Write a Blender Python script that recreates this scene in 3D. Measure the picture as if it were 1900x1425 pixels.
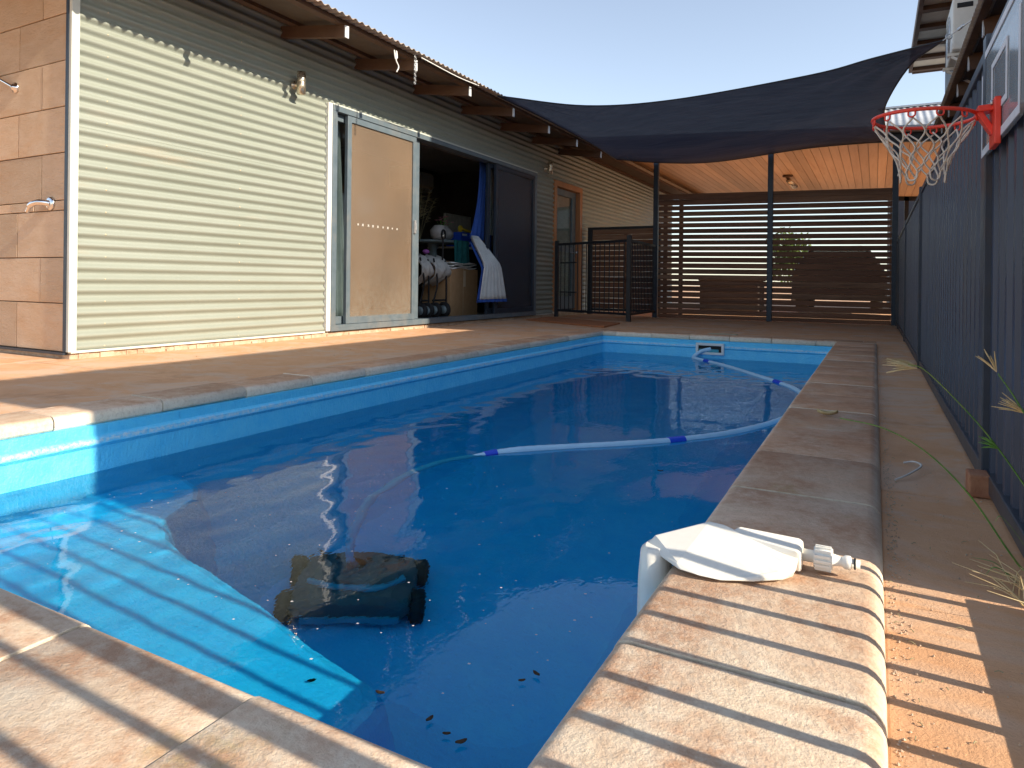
import bpy, bmesh, math, random
from mathutils import Vector, Matrix
rnd = random.Random(7)
R = math.radians
for o in list(bpy.data.objects): bpy.data.objects.remove(o)
sc = bpy.context.scene
COL = sc.collection

# ------------------------------------------------------------------ camera
CAMZ = 0.5
cd = bpy.data.cameras.new('camera'); cam = bpy.data.objects.new('camera', cd); COL.objects.link(cam)
cd.sensor_width = 36.0; cd.lens = 36.0*1262.5/1900.0
cd.shift_y = -(712.5-525.9)/1900.0
cd.clip_start = 0.02; cd.clip_end = 4000
yaw, roll = R(28.11), R(0.656)
rt = Vector((math.cos(yaw), math.sin(yaw), 0)); fw = Vector((-math.sin(yaw), math.cos(yaw), 0)); up = Vector((0,0,1))
r3 = rt*math.cos(roll)+up*math.sin(roll); u3 = -rt*math.sin(roll)+up*math.cos(roll)
M = Matrix((r3, u3, -fw)).transposed().to_4x4(); M.translation = Vector((0,0,CAMZ))
cam.matrix_world = M
sc.camera = cam

# ------------------------------------------------------------------ sky and sun
SUN_EL, SUN_AZ = 28.5, 2.0          # shining towards -X, a touch towards +Y
w = bpy.data.worlds.new('World'); sc.world = w; w.use_nodes = True
wn = w.node_tree; bg = wn.nodes['Background']
sky = wn.nodes.new('ShaderNodeTexSky'); sky.sky_type = 'NISHITA'; sky.sun_disc = False
sky.sun_elevation = R(SUN_EL); sky.sun_rotation = R(90+SUN_AZ); sky.air_density = 1.0; sky.dust_density = 0.4; sky.ozone_density = 1.6
hsv = wn.nodes.new('ShaderNodeHueSaturation'); hsv.inputs['Saturation'].default_value = 0.70; hsv.inputs['Value'].default_value = 0.66   # sky muted and dimmed, so shade turns less blue
wn.links.new(sky.outputs[0], hsv.inputs['Color']); wn.links.new(hsv.outputs[0], bg.inputs[0]); bg.inputs[1].default_value = 0.15
sl = bpy.data.lights.new('sun', 'SUN'); sun = bpy.data.objects.new('sun', sl); COL.objects.link(sun)
sl.energy = 3.1; sl.angle = R(0.53); sl.color = (1.0, 0.88, 0.70)
sd = Vector((-math.cos(R(SUN_EL))*math.cos(R(SUN_AZ)), math.cos(R(SUN_EL))*math.sin(R(SUN_AZ)), -math.sin(R(SUN_EL))))
sun.rotation_euler = sd.to_track_quat('-Z', 'Y').to_euler(); sun.location = (8, 0, 8)
sc.view_settings.view_transform = 'Standard'; sc.view_settings.look = 'None'
sc.view_settings.exposure = 1.32; sc.view_settings.gamma = 1.0; sc.view_settings.use_curve_mapping = False
sc.render.engine = 'CYCLES'
try:
    sc.cycles.max_bounces = 9; sc.cycles.transparent_max_bounces = 12; sc.cycles.diffuse_bounces = 6
except Exception: pass

# ------------------------------------------------------------------ helpers
class MB:
    def __init__(s): s.v = []; s.f = []; s.sm = []
    def add(s, vs, fs, smooth=False):
        n = len(s.v); s.v += [tuple(v) for v in vs]
        for f in fs: s.f.append([i+n for i in f]); s.sm.append(smooth)
        return s
    def box(s, x0, x1, y0, y1, z0, z1):
        return s.add([(x0,y0,z0),(x1,y0,z0),(x1,y1,z0),(x0,y1,z0),(x0,y0,z1),(x1,y0,z1),(x1,y1,z1),(x0,y1,z1)],
              [(0,3,2,1),(4,5,6,7),(0,1,5,4),(1,2,6,5),(2,3,7,6),(3,0,4,7)])
    def beam(s, a, b, wd, ht, upv=(0,0,1)):
        a = Vector(a); b = Vector(b); d = (b-a).normalized(); u = Vector(upv)
        sv = d.cross(u)
        if sv.length < 1e-5: u = Vector((1,0,0)); sv = d.cross(u)
        sv.normalize(); u = sv.cross(d).normalized(); sv *= wd/2; u *= ht/2
        vs = [p+q for p in (a,b) for q in (-sv-u, sv-u, sv+u, -sv+u)]
        return s.add(vs, [(0,1,2,3),(7,6,5,4),(0,4,5,1),(1,5,6,2),(2,6,7,3),(3,7,4,0)])
    def tube(s, pts, r, n=8, cap=True):
        pts = [Vector(p) for p in pts]; m = len(pts)
        rr = r if isinstance(r, (list, tuple)) else [r]*m
        vs = []; t0 = (pts[1]-pts[0]).normalized()
        nn = t0.orthogonal().normalized()
        for i, p in enumerate(pts):
            t = (pts[min(i+1,m-1)]-pts[max(i-1,0)])
            t = t.normalized() if t.length > 1e-9 else t0
            nn = (nn-t*nn.dot(t)); nn = nn.normalized() if nn.length > 1e-6 else t.orthogonal().normalized()
            b = t.cross(nn)
            for k in range(n):
                a = 2*math.pi*k/n; vs.append(p+(nn*math.cos(a)+b*math.sin(a))*rr[i])
        fs = [(i*n+k, i*n+(k+1)%n, (i+1)*n+(k+1)%n, (i+1)*n+k) for i in range(m-1) for k in range(n)]
        s.add(vs, fs, True)
        if cap: s.add(vs[:n], [tuple(reversed(range(n)))]); s.add(vs[-n:], [tuple(range(n))])
        return s
    def ring(s, c, axis, rad, r, n=24, k=6):
        axis = Vector(axis).normalized(); a = axis.orthogonal().normalized(); b = axis.cross(a); c = Vector(c)
        pts = [c+(a*math.cos(2*math.pi*i/n)+b*math.sin(2*math.pi*i/n))*rad for i in range(n+1)]
        return s.tube(pts, r, k, False)
    def grid(s, P, smooth=True):
        nr, nc = len(P), len(P[0]); vs = [p for row in P for p in row]
        return s.add(vs, [(i*nc+j, i*nc+j+1, (i+1)*nc+j+1, (i+1)*nc+j) for i in range(nr-1) for j in range(nc-1)], smooth)
    def prism(s, poly, axis, a, b):
        """extrude a 2D polygon along an axis index from a to b"""
        def pt(p, t):
            q = [0,0,0]; o = [i for i in range(3) if i != axis]; q[o[0]] = p[0]; q[o[1]] = p[1]; q[axis] = t; return tuple(q)
        n = len(poly); vs = [pt(p,a) for p in poly]+[pt(p,b) for p in poly]
        return s.add(vs, [tuple(reversed(range(n))), tuple(range(n,2*n))]+[(i,(i+1)%n,n+(i+1)%n,n+i) for i in range(n)])
    def lathe(s, c, axis, prof, n=20):
        axis = Vector(axis).normalized(); a = axis.orthogonal().normalized(); b = axis.cross(a); c = Vector(c)
        P = [[c+axis*h+(a*math.cos(2*math.pi*i/n)+b*math.sin(2*math.pi*i/n))*r for i in range(n+1)] for h, r in prof]
        return s.grid(P)
    def build(s, name, mat, parent=None, bevel=0, solid=0):
        me = bpy.data.meshes.new(name); me.from_pydata(s.v, [], s.f)
        me.polygons.foreach_set('use_smooth', s.sm); me.update()
        bm = bmesh.new(); bm.from_mesh(me); bmesh.ops.recalc_face_normals(bm, faces=bm.faces); bm.to_mesh(me); bm.free()
        return link(name, me, mat, parent, bevel, solid)
def link(name, me, mat, parent=None, bevel=0, solid=0):
    o = bpy.data.objects.new(name, me); COL.objects.link(o)
    if mat and not me.materials: me.materials.append(mat)
    if parent is not None:
        o.parent = parent; o.matrix_parent_inverse = wmat(parent).inverted()
    if solid:
        m = o.modifiers.new('solid', 'SOLIDIFY'); m.thickness = solid; m.offset = 0
    if bevel:
        m = o.modifiers.new('bevel', 'BEVEL'); m.width = bevel; m.segments = 2; m.limit_method = 'ANGLE'
    return o
def wmat(o):
    L = Matrix.LocRotScale(o.location, o.rotation_euler, o.scale)
    return wmat(o.parent) @ o.matrix_parent_inverse @ L if o.parent else L
def tag(o, label=None, cat=None, group=None, kind=None):
    if label: o['label'] = label
    if cat: o['category'] = cat
    if group: o['group'] = group
    if kind: o['kind'] = kind
    return o
def empty(name, loc, label, cat, group=None):
    o = bpy.data.objects.new(name, None); COL.objects.link(o); o.location = loc; o.empty_display_size = .1
    return tag(o, label, cat, group)
def struct(o): o['kind'] = 'structure'; return o
def stuff(o): o['kind'] = 'stuff'; return o
def catmull(pts, n=8):
    pts = [Vector(p) for p in pts]; P = [pts[0]*2-pts[1]]+pts+[pts[-1]*2-pts[-2]]; out = []
    for i in range(1, len(P)-2):
        for k in range(n):
            t = k/n; a,b,c,d = P[i-1:i+3]
            out.append(.5*((2*b)+(c-a)*t+(2*a-5*b+4*c-d)*t*t+(3*b-a-3*c+d)*t**3))
    return out+[pts[-1]]

# ------------------------------------------------------------------ materials
def nd(t, ty, **kw):
    n = t.nodes.new(ty)
    for k, v in kw.items(): setattr(n, k, v)
    return n
def base_mat(name):
    m = bpy.data.materials.new(name); m.use_nodes = True; t = m.node_tree
    return m, t, t.nodes['Principled BSDF'], t.nodes['Material Output']
def worldpos(t, scl=(1,1,1)):
    g = nd(t, 'ShaderNodeNewGeometry'); mp = nd(t, 'ShaderNodeMapping'); mp.inputs['Scale'].default_value = scl
    t.links.new(g.outputs['Position'], mp.inputs['Vector']); return mp.outputs[0]
def noise(t, vec, scale, detail=6, rough=.6, dist=0):
    n = nd(t, 'ShaderNodeTexNoise'); n.inputs['Scale'].default_value = scale; n.inputs['Detail'].default_value = min(detail, 4)
    n.inputs['Roughness'].default_value = rough; n.inputs['Distortion'].default_value = dist
    t.links.new(vec, n.inputs['Vector']); return n.outputs['Fac']
def ramp(t, fac, stops):
    r = nd(t, 'ShaderNodeValToRGB'); e = r.color_ramp.elements
    while len(e) < len(stops): e.new(.5)
    for k, (p, c) in enumerate(stops): e[k].position = p; e[k].color = tuple(c)+(1,) if len(c) == 3 else c
    t.links.new(fac, r.inputs[0]); return r.outputs[0]
def mixc(t, fac, a, b, blend='MIX'):
    m = nd(t, 'ShaderNodeMix'); m.data_type = 'RGBA'; m.blend_type = blend
    for s, v in ((m.inputs[0], fac), (m.inputs[6], a), (m.inputs[7], b)):
        if hasattr(v, 'is_linked'): t.links.new(v, s)
        elif isinstance(v, (int, float)): s.default_value = v
        else: s.default_value = tuple(v)+(1,) if len(v) == 3 else v
    return m.outputs[2]
def math_(t, op, a, b=None):
    m = nd(t, 'ShaderNodeMath'); m.operation = op
    for s, v in ((m.inputs[0], a), (m.inputs[1], b)):
        if v is None: continue
        if hasattr(v, 'is_linked'): t.links.new(v, s)
        else: s.default_value = v
    return m.outputs[0]
def bump(t, h, strength, dist=.01, nrm=None):
    b = nd(t, 'ShaderNodeBump'); b.inputs['Strength'].default_value = strength; b.inputs['Distance'].default_value = dist
    t.links.new(h, b.inputs['Height'])
    if nrm: t.links.new(nrm, b.inputs['Normal'])
    return b.outputs[0]
def gain(t, fac, lo, hi):
    m = nd(t, 'ShaderNodeMapRange'); m.inputs[1].default_value = lo; m.inputs[2].default_value = hi
    t.links.new(fac, m.inputs[0]); return m.outputs[0]
def PM(name, c1, c2=None, scale=6, rough=.6, metal=0, bstr=.0, bscale=60, stretch=(1,1,1), lo=.35, hi=.65, c3=None, s3=2.0, lo3=.55, hi3=.75, spec=.4, rvar=.1):
    """noise-mixed two/three tone surface with fine relief"""
    m, t, b, out = base_mat(name); p = worldpos(t, stretch)
    c = mixc(t, gain(t, noise(t, p, scale, 8, .65), lo, hi), c1, c2 or tuple(min(1, x*1.18) for x in c1))
    if c3: c = mixc(t, gain(t, noise(t, p, s3, 7, .7, .4), lo3, hi3), c, c3)
    if name in ('merbau_slat','weathered_slat','rendered_block','timber_lining'): c = pertone(t, c, .22)
    t.links.new(c, b.inputs['Base Color'])
    rn = noise(t, p, scale*2.3, 4); rm = nd(t, 'ShaderNodeMapRange'); rm.inputs[3].default_value = max(.02, rough-rvar); rm.inputs[4].default_value = min(1, rough+rvar)
    t.links.new(rn, rm.inputs[0]); t.links.new(rm.outputs[0], b.inputs['Roughness'])
    b.inputs['Metallic'].default_value = metal; b.inputs['Specular IOR Level'].default_value = spec
    if bstr: t.links.new(bump(t, noise(t, p, bscale, 6, .7), bstr, .01), b.inputs['Normal'])
    return m

def pertone(t, c, amt=.14):
    oi = nd(t, 'ShaderNodeObjectInfo'); mr = nd(t, 'ShaderNodeMapRange'); mr.inputs[3].default_value = 1-amt; mr.inputs[4].default_value = 1+amt*.5
    t.links.new(oi.outputs['Random'], mr.inputs[0]); h = nd(t, 'ShaderNodeHueSaturation'); t.links.new(mr.outputs[0], h.inputs['Value']); t.links.new(c, h.inputs['Color']); return h.outputs[0]
def coping_material():
    m, t, b, out = base_mat('coping_sandstone'); p = worldpos(t)
    c = mixc(t, gain(t, noise(t, p, 14, 9, .7), .3, .7), (.74,.62,.47), (.82,.72,.58))
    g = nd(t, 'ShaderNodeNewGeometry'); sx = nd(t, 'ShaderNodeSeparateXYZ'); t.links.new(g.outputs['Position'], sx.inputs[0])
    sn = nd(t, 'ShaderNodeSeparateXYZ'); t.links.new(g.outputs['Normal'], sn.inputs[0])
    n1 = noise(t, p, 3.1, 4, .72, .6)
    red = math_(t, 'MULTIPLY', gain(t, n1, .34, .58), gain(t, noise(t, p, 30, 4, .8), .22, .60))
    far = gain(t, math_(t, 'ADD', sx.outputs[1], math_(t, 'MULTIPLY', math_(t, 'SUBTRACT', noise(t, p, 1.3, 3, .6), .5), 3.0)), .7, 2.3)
    far_tint = math_(t, 'MULTIPLY', math_(t, 'MULTIPLY', far, gain(t, sn.outputs[2], .75, .97)), gain(t, noise(t, p, 7, 4, .7), .15, .55))  # redder tint on upward faces, stronger towards the far tiles
    c = mixc(t, math_(t, 'MULTIPLY', far_tint, .85), c, (.66,.33,.165))
    c = mixc(t, math_(t, 'MULTIPLY', math_(t, 'MULTIPLY', red, gain(t, sn.outputs[2], .3, .9)), .75), c, (.44,.19,.085))
    grn = math_(t, 'MULTIPLY', gain(t, noise(t, p, 4.0, 6, .7), .60, .72), gain(t, noise(t, p, 42, 5, .8), .4, .6))
    c = mixc(t, math_(t, 'MULTIPLY', grn, .5), c, (.42,.36,.12))
    spk = gain(t, noise(t, p, 190, 3, .8), .62, .74)
    c = mixc(t, math_(t, 'MULTIPLY', spk, .55), c, (.25,.17,.10)); c = mixc(t, math_(t, 'MULTIPLY', gain(t, noise(t, p, 85, 3, .8), .50, .64), .30), c, (.42,.28,.17)); c = pertone(t, c, .16)
    t.links.new(c, b.inputs['Base Color']); b.inputs['Roughness'].default_value = .75
    h = math_(t, 'ADD', noise(t, p, 26, 8, .75), math_(t, 'MULTIPLY', noise(t, p, 170, 4, .8), .5))
    t.links.new(bump(t, h, .7, .006), b.inputs['Normal']); return m
def deck_material():
    m, t, b, out = base_mat('deck_concrete'); p = worldpos(t)
    c = mixc(t, gain(t, noise(t, p, 5, 9, .7), .3, .7), (.68,.35,.17), (.76,.44,.245))
    pale = gain(t, noise(t, p, 2.2, 8, .75, .8), .48, .60)
    c = mixc(t, math_(t, 'MULTIPLY', pale, .55), c, (.68,.52,.39))
    drt = gain(t, noise(t, p, 2.7, 8, .75), .56, .72)
    c = mixc(t, math_(t, 'MULTIPLY', drt, .6), c, (.50,.23,.105))
    spk = gain(t, noise(t, p, 120, 4, .8), .60, .72)
    c = mixc(t, math_(t, 'MULTIPLY', spk, .5), c, (.16,.09,.05))
    t.links.new(c, b.inputs['Base Color']); b.inputs['Roughness'].default_value = .85
    h = math_(t, 'ADD', noise(t, p, 18, 8, .75), math_(t, 'MULTIPLY', noise(t, p, 220, 4, .8), .6))
    t.links.new(bump(t, h, .8, .006), b.inputs['Normal']); return m
def shell_material():
    m, t, b, out = base_mat('pool_shell_blue'); p = worldpos(t)
    c = mixc(t, gain(t, noise(t, p, 9, 8, .7), .3, .7), (.08,.58,.96), (.14,.67,.98))
    sp = gain(t, noise(t, p, 75, 5, .75), .55, .7)
    c = mixc(t, math_(t, 'MULTIPLY', sp, .35), c, (.06,.50,.90))
    g = nd(t, 'ShaderNodeNewGeometry'); sx = nd(t, 'ShaderNodeSeparateXYZ'); t.links.new(g.outputs['Position'], sx.inputs[0])
    # chalky scale left along the lip above the water (a real deposit, uneven)
    z = math_(t, 'ADD', sx.outputs[2], math_(t, 'MULTIPLY', math_(t, 'SUBTRACT', noise(t, p, 9, 6, .8), .5), .03))
    band = math_(t, 'SUBTRACT', 1.0, math_(t, 'MULTIPLY', math_(t, 'ABSOLUTE', math_(t, 'ADD', z, .072)), 75))
    band = math_(t, 'MAXIMUM', band, 0.0)
    band = math_(t, 'MULTIPLY', band, gain(t, noise(t, p, 55, 5, .8), .36, .6))
    c = mixc(t, math_(t, 'MINIMUM', math_(t, 'MULTIPLY', band, .8), 1.0), c, (.78,.80,.80))
    t.links.new(c, b.inputs['Base Color']); b.inputs['Roughness'].default_value = .38
    t.links.new(bump(t, math_(t, 'ADD', noise(t, p, 55, 4, .75), noise(t, worldpos(t, (1,3.2,1)), 17, 3, .7, .8)), .55, .008), b.inputs['Normal']); return m
def water_material():
    m, t, b, out = base_mat('pool_water'); t.nodes.remove(b)
    nb = bump(t, noise(t, worldpos(t, (2.0, 1.2, 1)), 24, 2, .5, .6), .03, .008)
    g = nd(t, 'ShaderNodeNewGeometry'); dt = nd(t, 'ShaderNodeVectorMath'); dt.operation = 'DOT_PRODUCT'
    t.links.new(nb, dt.inputs[0]); t.links.new(g.outputs['Incoming'], dt.inputs[1])
    c = math_(t, 'ABSOLUTE', dt.outputs['Value']); c = math_(t, 'SUBTRACT', 1.0, c)
    c = math_(t, 'MINIMUM', math_(t, 'MAXIMUM', c, 0.0), 1.0)
    fr = math_(t, 'ADD', .021, math_(t, 'MULTIPLY', math_(t, 'POWER', c, 4.8), .95))
    rf = nd(t, 'ShaderNodeBsdfRefraction'); rf.inputs['IOR'].default_value = 1.33; rf.inputs['Roughness'].default_value = 0.0
    rf.inputs['Color'].default_value = (.34,.91,1.0,1); t.links.new(nb, rf.inputs['Normal'])
    gl = nd(t, 'ShaderNodeBsdfGlossy'); gl.inputs['Roughness'].default_value = .01; t.links.new(nb, gl.inputs['Normal'])
    mx = nd(t, 'ShaderNodeMixShader'); t.links.new(fr, mx.inputs[0]); t.links.new(rf.outputs[0], mx.inputs[1]); t.links.new(gl.outputs[0], mx.inputs[2])
    t.links.new(mx.outputs[0], out.inputs['Surface']); return m
def sheer(name, col, alpha, rough=.5, spec=.3, weave=None, transl=None):
    """woven or meshed sheet: partly see-through"""
    m, t, b, out = base_mat(name); p = worldpos(t)
    cc = mixc(t, noise(t, p, 5, 6, .7), tuple(x*.75 for x in col), tuple(min(1,x*1.2) for x in col))
    t.links.new(cc, b.inputs['Base Color']); b.inputs['Roughness'].default_value = rough; b.inputs['Specular IOR Level'].default_value = spec
    if weave:
        wv = noise(t, worldpos(t, weave), 11, 4, .75)
        cc = mixc(t, gain(t, wv, .34, .68), tuple(x*.25 for x in col), tuple(x*3.0 for x in col)); t.links.new(cc, b.inputs['Base Color'])
        t.links.new(bump(t, wv, .6, .01), b.inputs['Normal'])
    tr = nd(t, 'ShaderNodeBsdfTransparent'); mx = nd(t, 'ShaderNodeMixShader')
    src = b.outputs[0]
    if transl:
        tl = nd(t, 'ShaderNodeBsdfTranslucent'); tl.inputs[0].default_value = tuple(transl)+(1,)
        m2 = nd(t, 'ShaderNodeMixShader'); m2.inputs[0].default_value = .45
        t.links.new(src, m2.inputs[1]); t.links.new(tl.outputs[0], m2.inputs[2]); src = m2.outputs[0]
    if weave:
        al = gain(t, noise(t, worldpos(t, weave), 24, 3, .6), .0, 1.0)
        al = math_(t, 'MINIMUM', math_(t, 'MULTIPLY', al, alpha*2), 1.0); t.links.new(al, mx.inputs[0])
    else: mx.inputs[0].default_value = alpha
    t.links.new(src, mx.inputs[1]); t.links.new(tr.outputs[0], mx.inputs[2]); t.links.new(mx.outputs[0], out.inputs['Surface'])
    return m
def glass_mat():
    m, t, b, out = base_mat('window_glass'); t.nodes.remove(b)
    g = nd(t, 'ShaderNodeNewGeometry'); dt = nd(t, 'ShaderNodeVectorMath'); dt.operation = 'DOT_PRODUCT'
    t.links.new(g.outputs['Normal'], dt.inputs[0]); t.links.new(g.outputs['Incoming'], dt.inputs[1])
    c = math_(t, 'POWER', math_(t, 'SUBTRACT', 1.0, math_(t, 'ABSOLUTE', dt.outputs['Value'])), 4.0)
    fr = math_(t, 'ADD', .07, math_(t, 'MULTIPLY', c, .85))
    tr = nd(t, 'ShaderNodeBsdfTransparent'); tr.inputs[0].default_value = (.82,.88,.88,1)
    gl = nd(t, 'ShaderNodeBsdfGlossy'); gl.inputs['Roughness'].default_value = .03
    mx = nd(t, 'ShaderNodeMixShader'); t.links.new(fr, mx.inputs[0]); t.links.new(tr.outputs[0], mx.inputs[1]); t.links.new(gl.outputs[0], mx.inputs[2])
    t.links.new(mx.outputs[0], out.inputs['Surface']); return m

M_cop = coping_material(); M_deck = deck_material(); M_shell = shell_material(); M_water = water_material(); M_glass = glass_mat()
M_earth = PM('red_earth', (.46,.26,.15), (.56,.34,.20), 1.5, .95, bstr=.5, bscale=20, c3=(.55,.36,.22), s3=.4)
M_sheet = PM('wall_sheet_paint', (.265,.288,.242), (.30,.32,.275), 3, .42, bstr=.03, bscale=30, stretch=(1,.25,1), c3=(.42,.35,.26), s3=1.7, lo3=.60, hi3=.85, spec=.45)
M_trimg = PM('painted_trim', (.55,.58,.52), (.62,.64,.58), 6, .45)
M_white = PM('white_paint', (.74,.74,.70), (.80,.80,.77), 8, .5, c3=(.55,.42,.30), s3=3, lo3=.62, hi3=.9)
M_block = PM('rendered_block', (.60,.43,.285), (.67,.50,.35), 5, .8, bstr=.9, bscale=26, stretch=(1,1,2.6), c3=(.60,.36,.19), s3=.9, lo3=.5, hi3=.8)
M_mortar = PM('mortar', (.10,.06,.035), (.16,.10,.06), 20, .9, bstr=.3)
M_slab = PM('slab_edge_concrete', (.46,.33,.23), (.60,.48,.36), 9, .9, bstr=.7, bscale=40, c3=(.33,.17,.09), s3=5)
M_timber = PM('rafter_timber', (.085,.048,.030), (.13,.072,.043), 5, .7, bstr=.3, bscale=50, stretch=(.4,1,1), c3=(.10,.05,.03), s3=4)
M_rend = PM('rafter_end_paint', (.52,.55,.58), (.62,.64,.66), 20, .6, c3=(.3,.2,.14), s3=14)
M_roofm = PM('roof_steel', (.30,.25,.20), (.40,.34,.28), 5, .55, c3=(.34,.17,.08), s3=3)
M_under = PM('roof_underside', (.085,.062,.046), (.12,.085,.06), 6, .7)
M_alu = PM('slate_aluminium', (.11,.15,.18), (.15,.19,.22), 9, .42, metal=.2, c3=(.22,.22,.21), s3=5, lo3=.5, hi3=.9)
M_darkalu = PM('dark_aluminium', (.022,.036,.058), (.032,.048,.072), 9, .42, metal=.2)
M_black = PM('black_powder_coat', (.012,.016,.022), (.02,.025,.032), 12, .45)
M_rubber = PM('black_rubber', (.012,.012,.013), (.02,.02,.02), 12, .7)
M_fence = PM('night_blue_steel', (.028,.042,.076), (.042,.058,.098), 4, .36, bstr=.03, stretch=(1,1,.3), c3=(.05,.042,.04), s3=2.2, lo3=.55, hi3=.85, spec=.5)
M_fpost = PM('fence_post_steel', (.035,.045,.062), (.05,.06,.08), 6, .4, c3=(.09,.06,.045), s3=3)
M_slat = PM('merbau_slat', (.15,.064,.034), (.235,.108,.058), 4, .6, bstr=.35, bscale=40, stretch=(.25,1,4), c3=(.085,.037,.022), s3=3, lo3=.5, hi3=.75)
M_slatw = PM('weathered_slat', (.20,.105,.062), (.29,.165,.10), 4, .7, bstr=.35, bscale=40, stretch=(.25,1,4), c3=(.09,.045,.03), s3=3)
M_ceil = PM('timber_lining', (.66,.42,.245), (.75,.50,.31), 3, .45, bstr=.1, stretch=(5,.3,1), c3=(.58,.31,.15), s3=2)
M_doorw = PM('cedar_frame', (.38,.16,.065), (.48,.22,.10), 5, .55, bstr=.2, stretch=(1,1,.3))
def mesh_material():
    m, t, b, out = base_mat('dusty_insect_mesh'); p = worldpos(t, (1,16,.7)); q = worldpos(t)
    c = mixc(t, gain(t, noise(t, p, 5, 7, .7), .2, .8), (.25,.17,.108), (.31,.212,.137)); c = mixc(t, math_(t, 'MULTIPLY', gain(t, noise(t, q, 1.1, 2, .5), .35, .75), .55), c, (.19,.155,.125))
    g = nd(t, 'ShaderNodeNewGeometry'); sx = nd(t, 'ShaderNodeSeparateXYZ'); t.links.new(g.outputs['Position'], sx.inputs[0])
    low = math_(t, 'MULTIPLY', gain(t, math_(t, 'SUBTRACT', .75, sx.outputs[2]), 0, .7), gain(t, noise(t, q, 22, 7, .8), .35, .7))
    c = mixc(t, math_(t, 'MINIMUM', low, 1.0), c, (.36,.33,.27))
    t.links.new(c, b.inputs['Base Color']); b.inputs['Roughness'].default_value = .7
    al = gain(t, noise(t, q, .9, 2, .5), -.35, 1.1)
    tr = nd(t, 'ShaderNodeBsdfTransparent'); mx = nd(t, 'ShaderNodeMixShader'); t.links.new(al, mx.inputs[0])
    t.links.new(b.outputs[0], mx.inputs[1]); t.links.new(tr.outputs[0], mx.inputs[2]); t.links.new(mx.outputs[0], out.inputs['Surface']); return m
M_mesh = mesh_material()
M_mesh2 = sheer('shaded_insect_mesh', (.035,.05,.075), .30, .45, .5)  # navy copy of the door mesh, shade painted into its colour
M_sail = sheer('shade_cloth', (.022,.022,.027), .016, .62, .35, (.14,1.0,1), (.055,.055,.075))
M_chrome = PM('chrome', (.75,.75,.76), (.82,.82,.83), 10, .14, metal=1)
M_steel = PM('brushed_steel', (.55,.48,.36), (.66,.58,.45), 16, .28, metal=.85)
M_galv = PM('galvanised', (.45,.46,.47), (.55,.56,.57), 20, .4, metal=.7)
M_red = PM('red_powder_coat', (.80,.045,.02), (.86,.07,.035), 14, .4, spec=.5)
M_cord = PM('net_cord', (.66,.56,.44), (.74,.66,.55), 40, .8)
M_poly = sheer('clear_backboard', (.46,.52,.56), .34, .10, .9)
M_bprint = PM('backboard_print', (.62,.64,.68), (.70,.72,.76), 20, .5)
M_plastic = PM('aged_white_plastic', (.76,.73,.66), (.82,.80,.74), 10, .38, bstr=.03, c3=(.68,.58,.42), s3=9, lo3=.6, hi3=.85)
M_hose = PM('pale_blue_hose', (.42,.68,.88), (.48,.74,.92), 10, .4)
M_cuff = PM('blue_cuff', (.01,.06,.62), (.02,.09,.7), 10, .4)
M_clean = PM('grey_cleaner_plastic', (.075,.085,.09), (.11,.12,.125), 9, .55)
M_cleant = PM('teal_cleaner_trim', (.05,.35,.45), (.08,.42,.5), 9, .5)
M_mat_ = PM('rust_door_mat', (.42,.15,.06), (.52,.21,.09), 40, .95, bstr=.8, bscale=120)
M_lid = PM('cream_plastic', (.52,.47,.30), (.60,.54,.36), 12, .6)
M_leafd = PM('dark_leaf', (.05,.03,.015), (.09,.05,.02), 30, .8)
M_leafo = PM('orange_leaf', (.45,.2,.05), (.55,.3,.1), 30, .8)
M_straw = PM('straw', (.62,.46,.22), (.72,.58,.34), 30, .8)
M_green = PM('grass_green', (.10,.24,.04), (.16,.33,.06), 30, .6, c3=(.45,.4,.12), s3=8)
M_brick = PM('red_brick', (.32,.13,.07), (.42,.2,.11), 18, .9, bstr=.5)
M_card = PM('cardboard', (.42,.25,.12), (.47,.29,.15), 12, .8)
M_tape = PM('packing_tape', (.60,.48,.32), (.64,.52,.36), 12, .4)
M_cloth = PM('grey_cloth', (.42,.42,.40), (.54,.54,.51), 14, .85, bstr=.3)
M_curt = PM('curtain_lining', (.50,.52,.52), (.58,.60,.60), 10, .85)
M_curtb = PM('royal_blue_cloth', (.015,.06,.27), (.022,.08,.34), 10, .8)
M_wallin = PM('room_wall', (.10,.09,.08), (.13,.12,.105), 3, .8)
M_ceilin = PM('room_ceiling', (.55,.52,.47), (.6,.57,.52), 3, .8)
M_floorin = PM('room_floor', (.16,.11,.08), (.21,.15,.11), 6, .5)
M_pink = PM('pink_petals', (.62,.22,.36), (.75,.35,.48), 30, .7)
M_pamp = PM('dried_plume', (.32,.27,.15), (.4,.34,.2), 30, .9)
M_teal = PM('teal_cloth', (.01,.12,.13), (.02,.17,.18), 12, .85)
M_yel = PM('yellow_plastic', (.75,.55,.02), (.8,.62,.05), 12, .5)
M_boxb = PM('blue_carton', (.01,.07,.55), (.02,.10,.65), 12, .5)
M_vase = PM('grey_ceramic', (.33,.31,.3), (.42,.4,.38), 8, .5)
M_paper = PM('pale_paper', (.66,.64,.60), (.74,.72,.68), 8, .8)
M_purp = PM('purple_plastic', (.32,.08,.35), (.4,.12,.42), 8, .5)
M_tablet = PM('slate_table', (.16,.20,.21), (.2,.25,.26), 8, .45)
M_cream = PM('cream_aircon', (.66,.63,.56), (.72,.69,.62), 8, .5)
M_soff = PM('cream_soffit', (.62,.56,.44), (.70,.64,.52), 6, .7)
M_nroof = PM('pale_roof_steel', (.40,.42,.45), (.48,.50,.53), 4, .5)
M_car = PM('dark_car_paint', (.015,.015,.018), (.02,.02,.024), 6, .25, spec=.6)
M_crate = PM('dark_storage_plastic', (.05,.04,.035), (.08,.06,.05), 6, .7)
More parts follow.
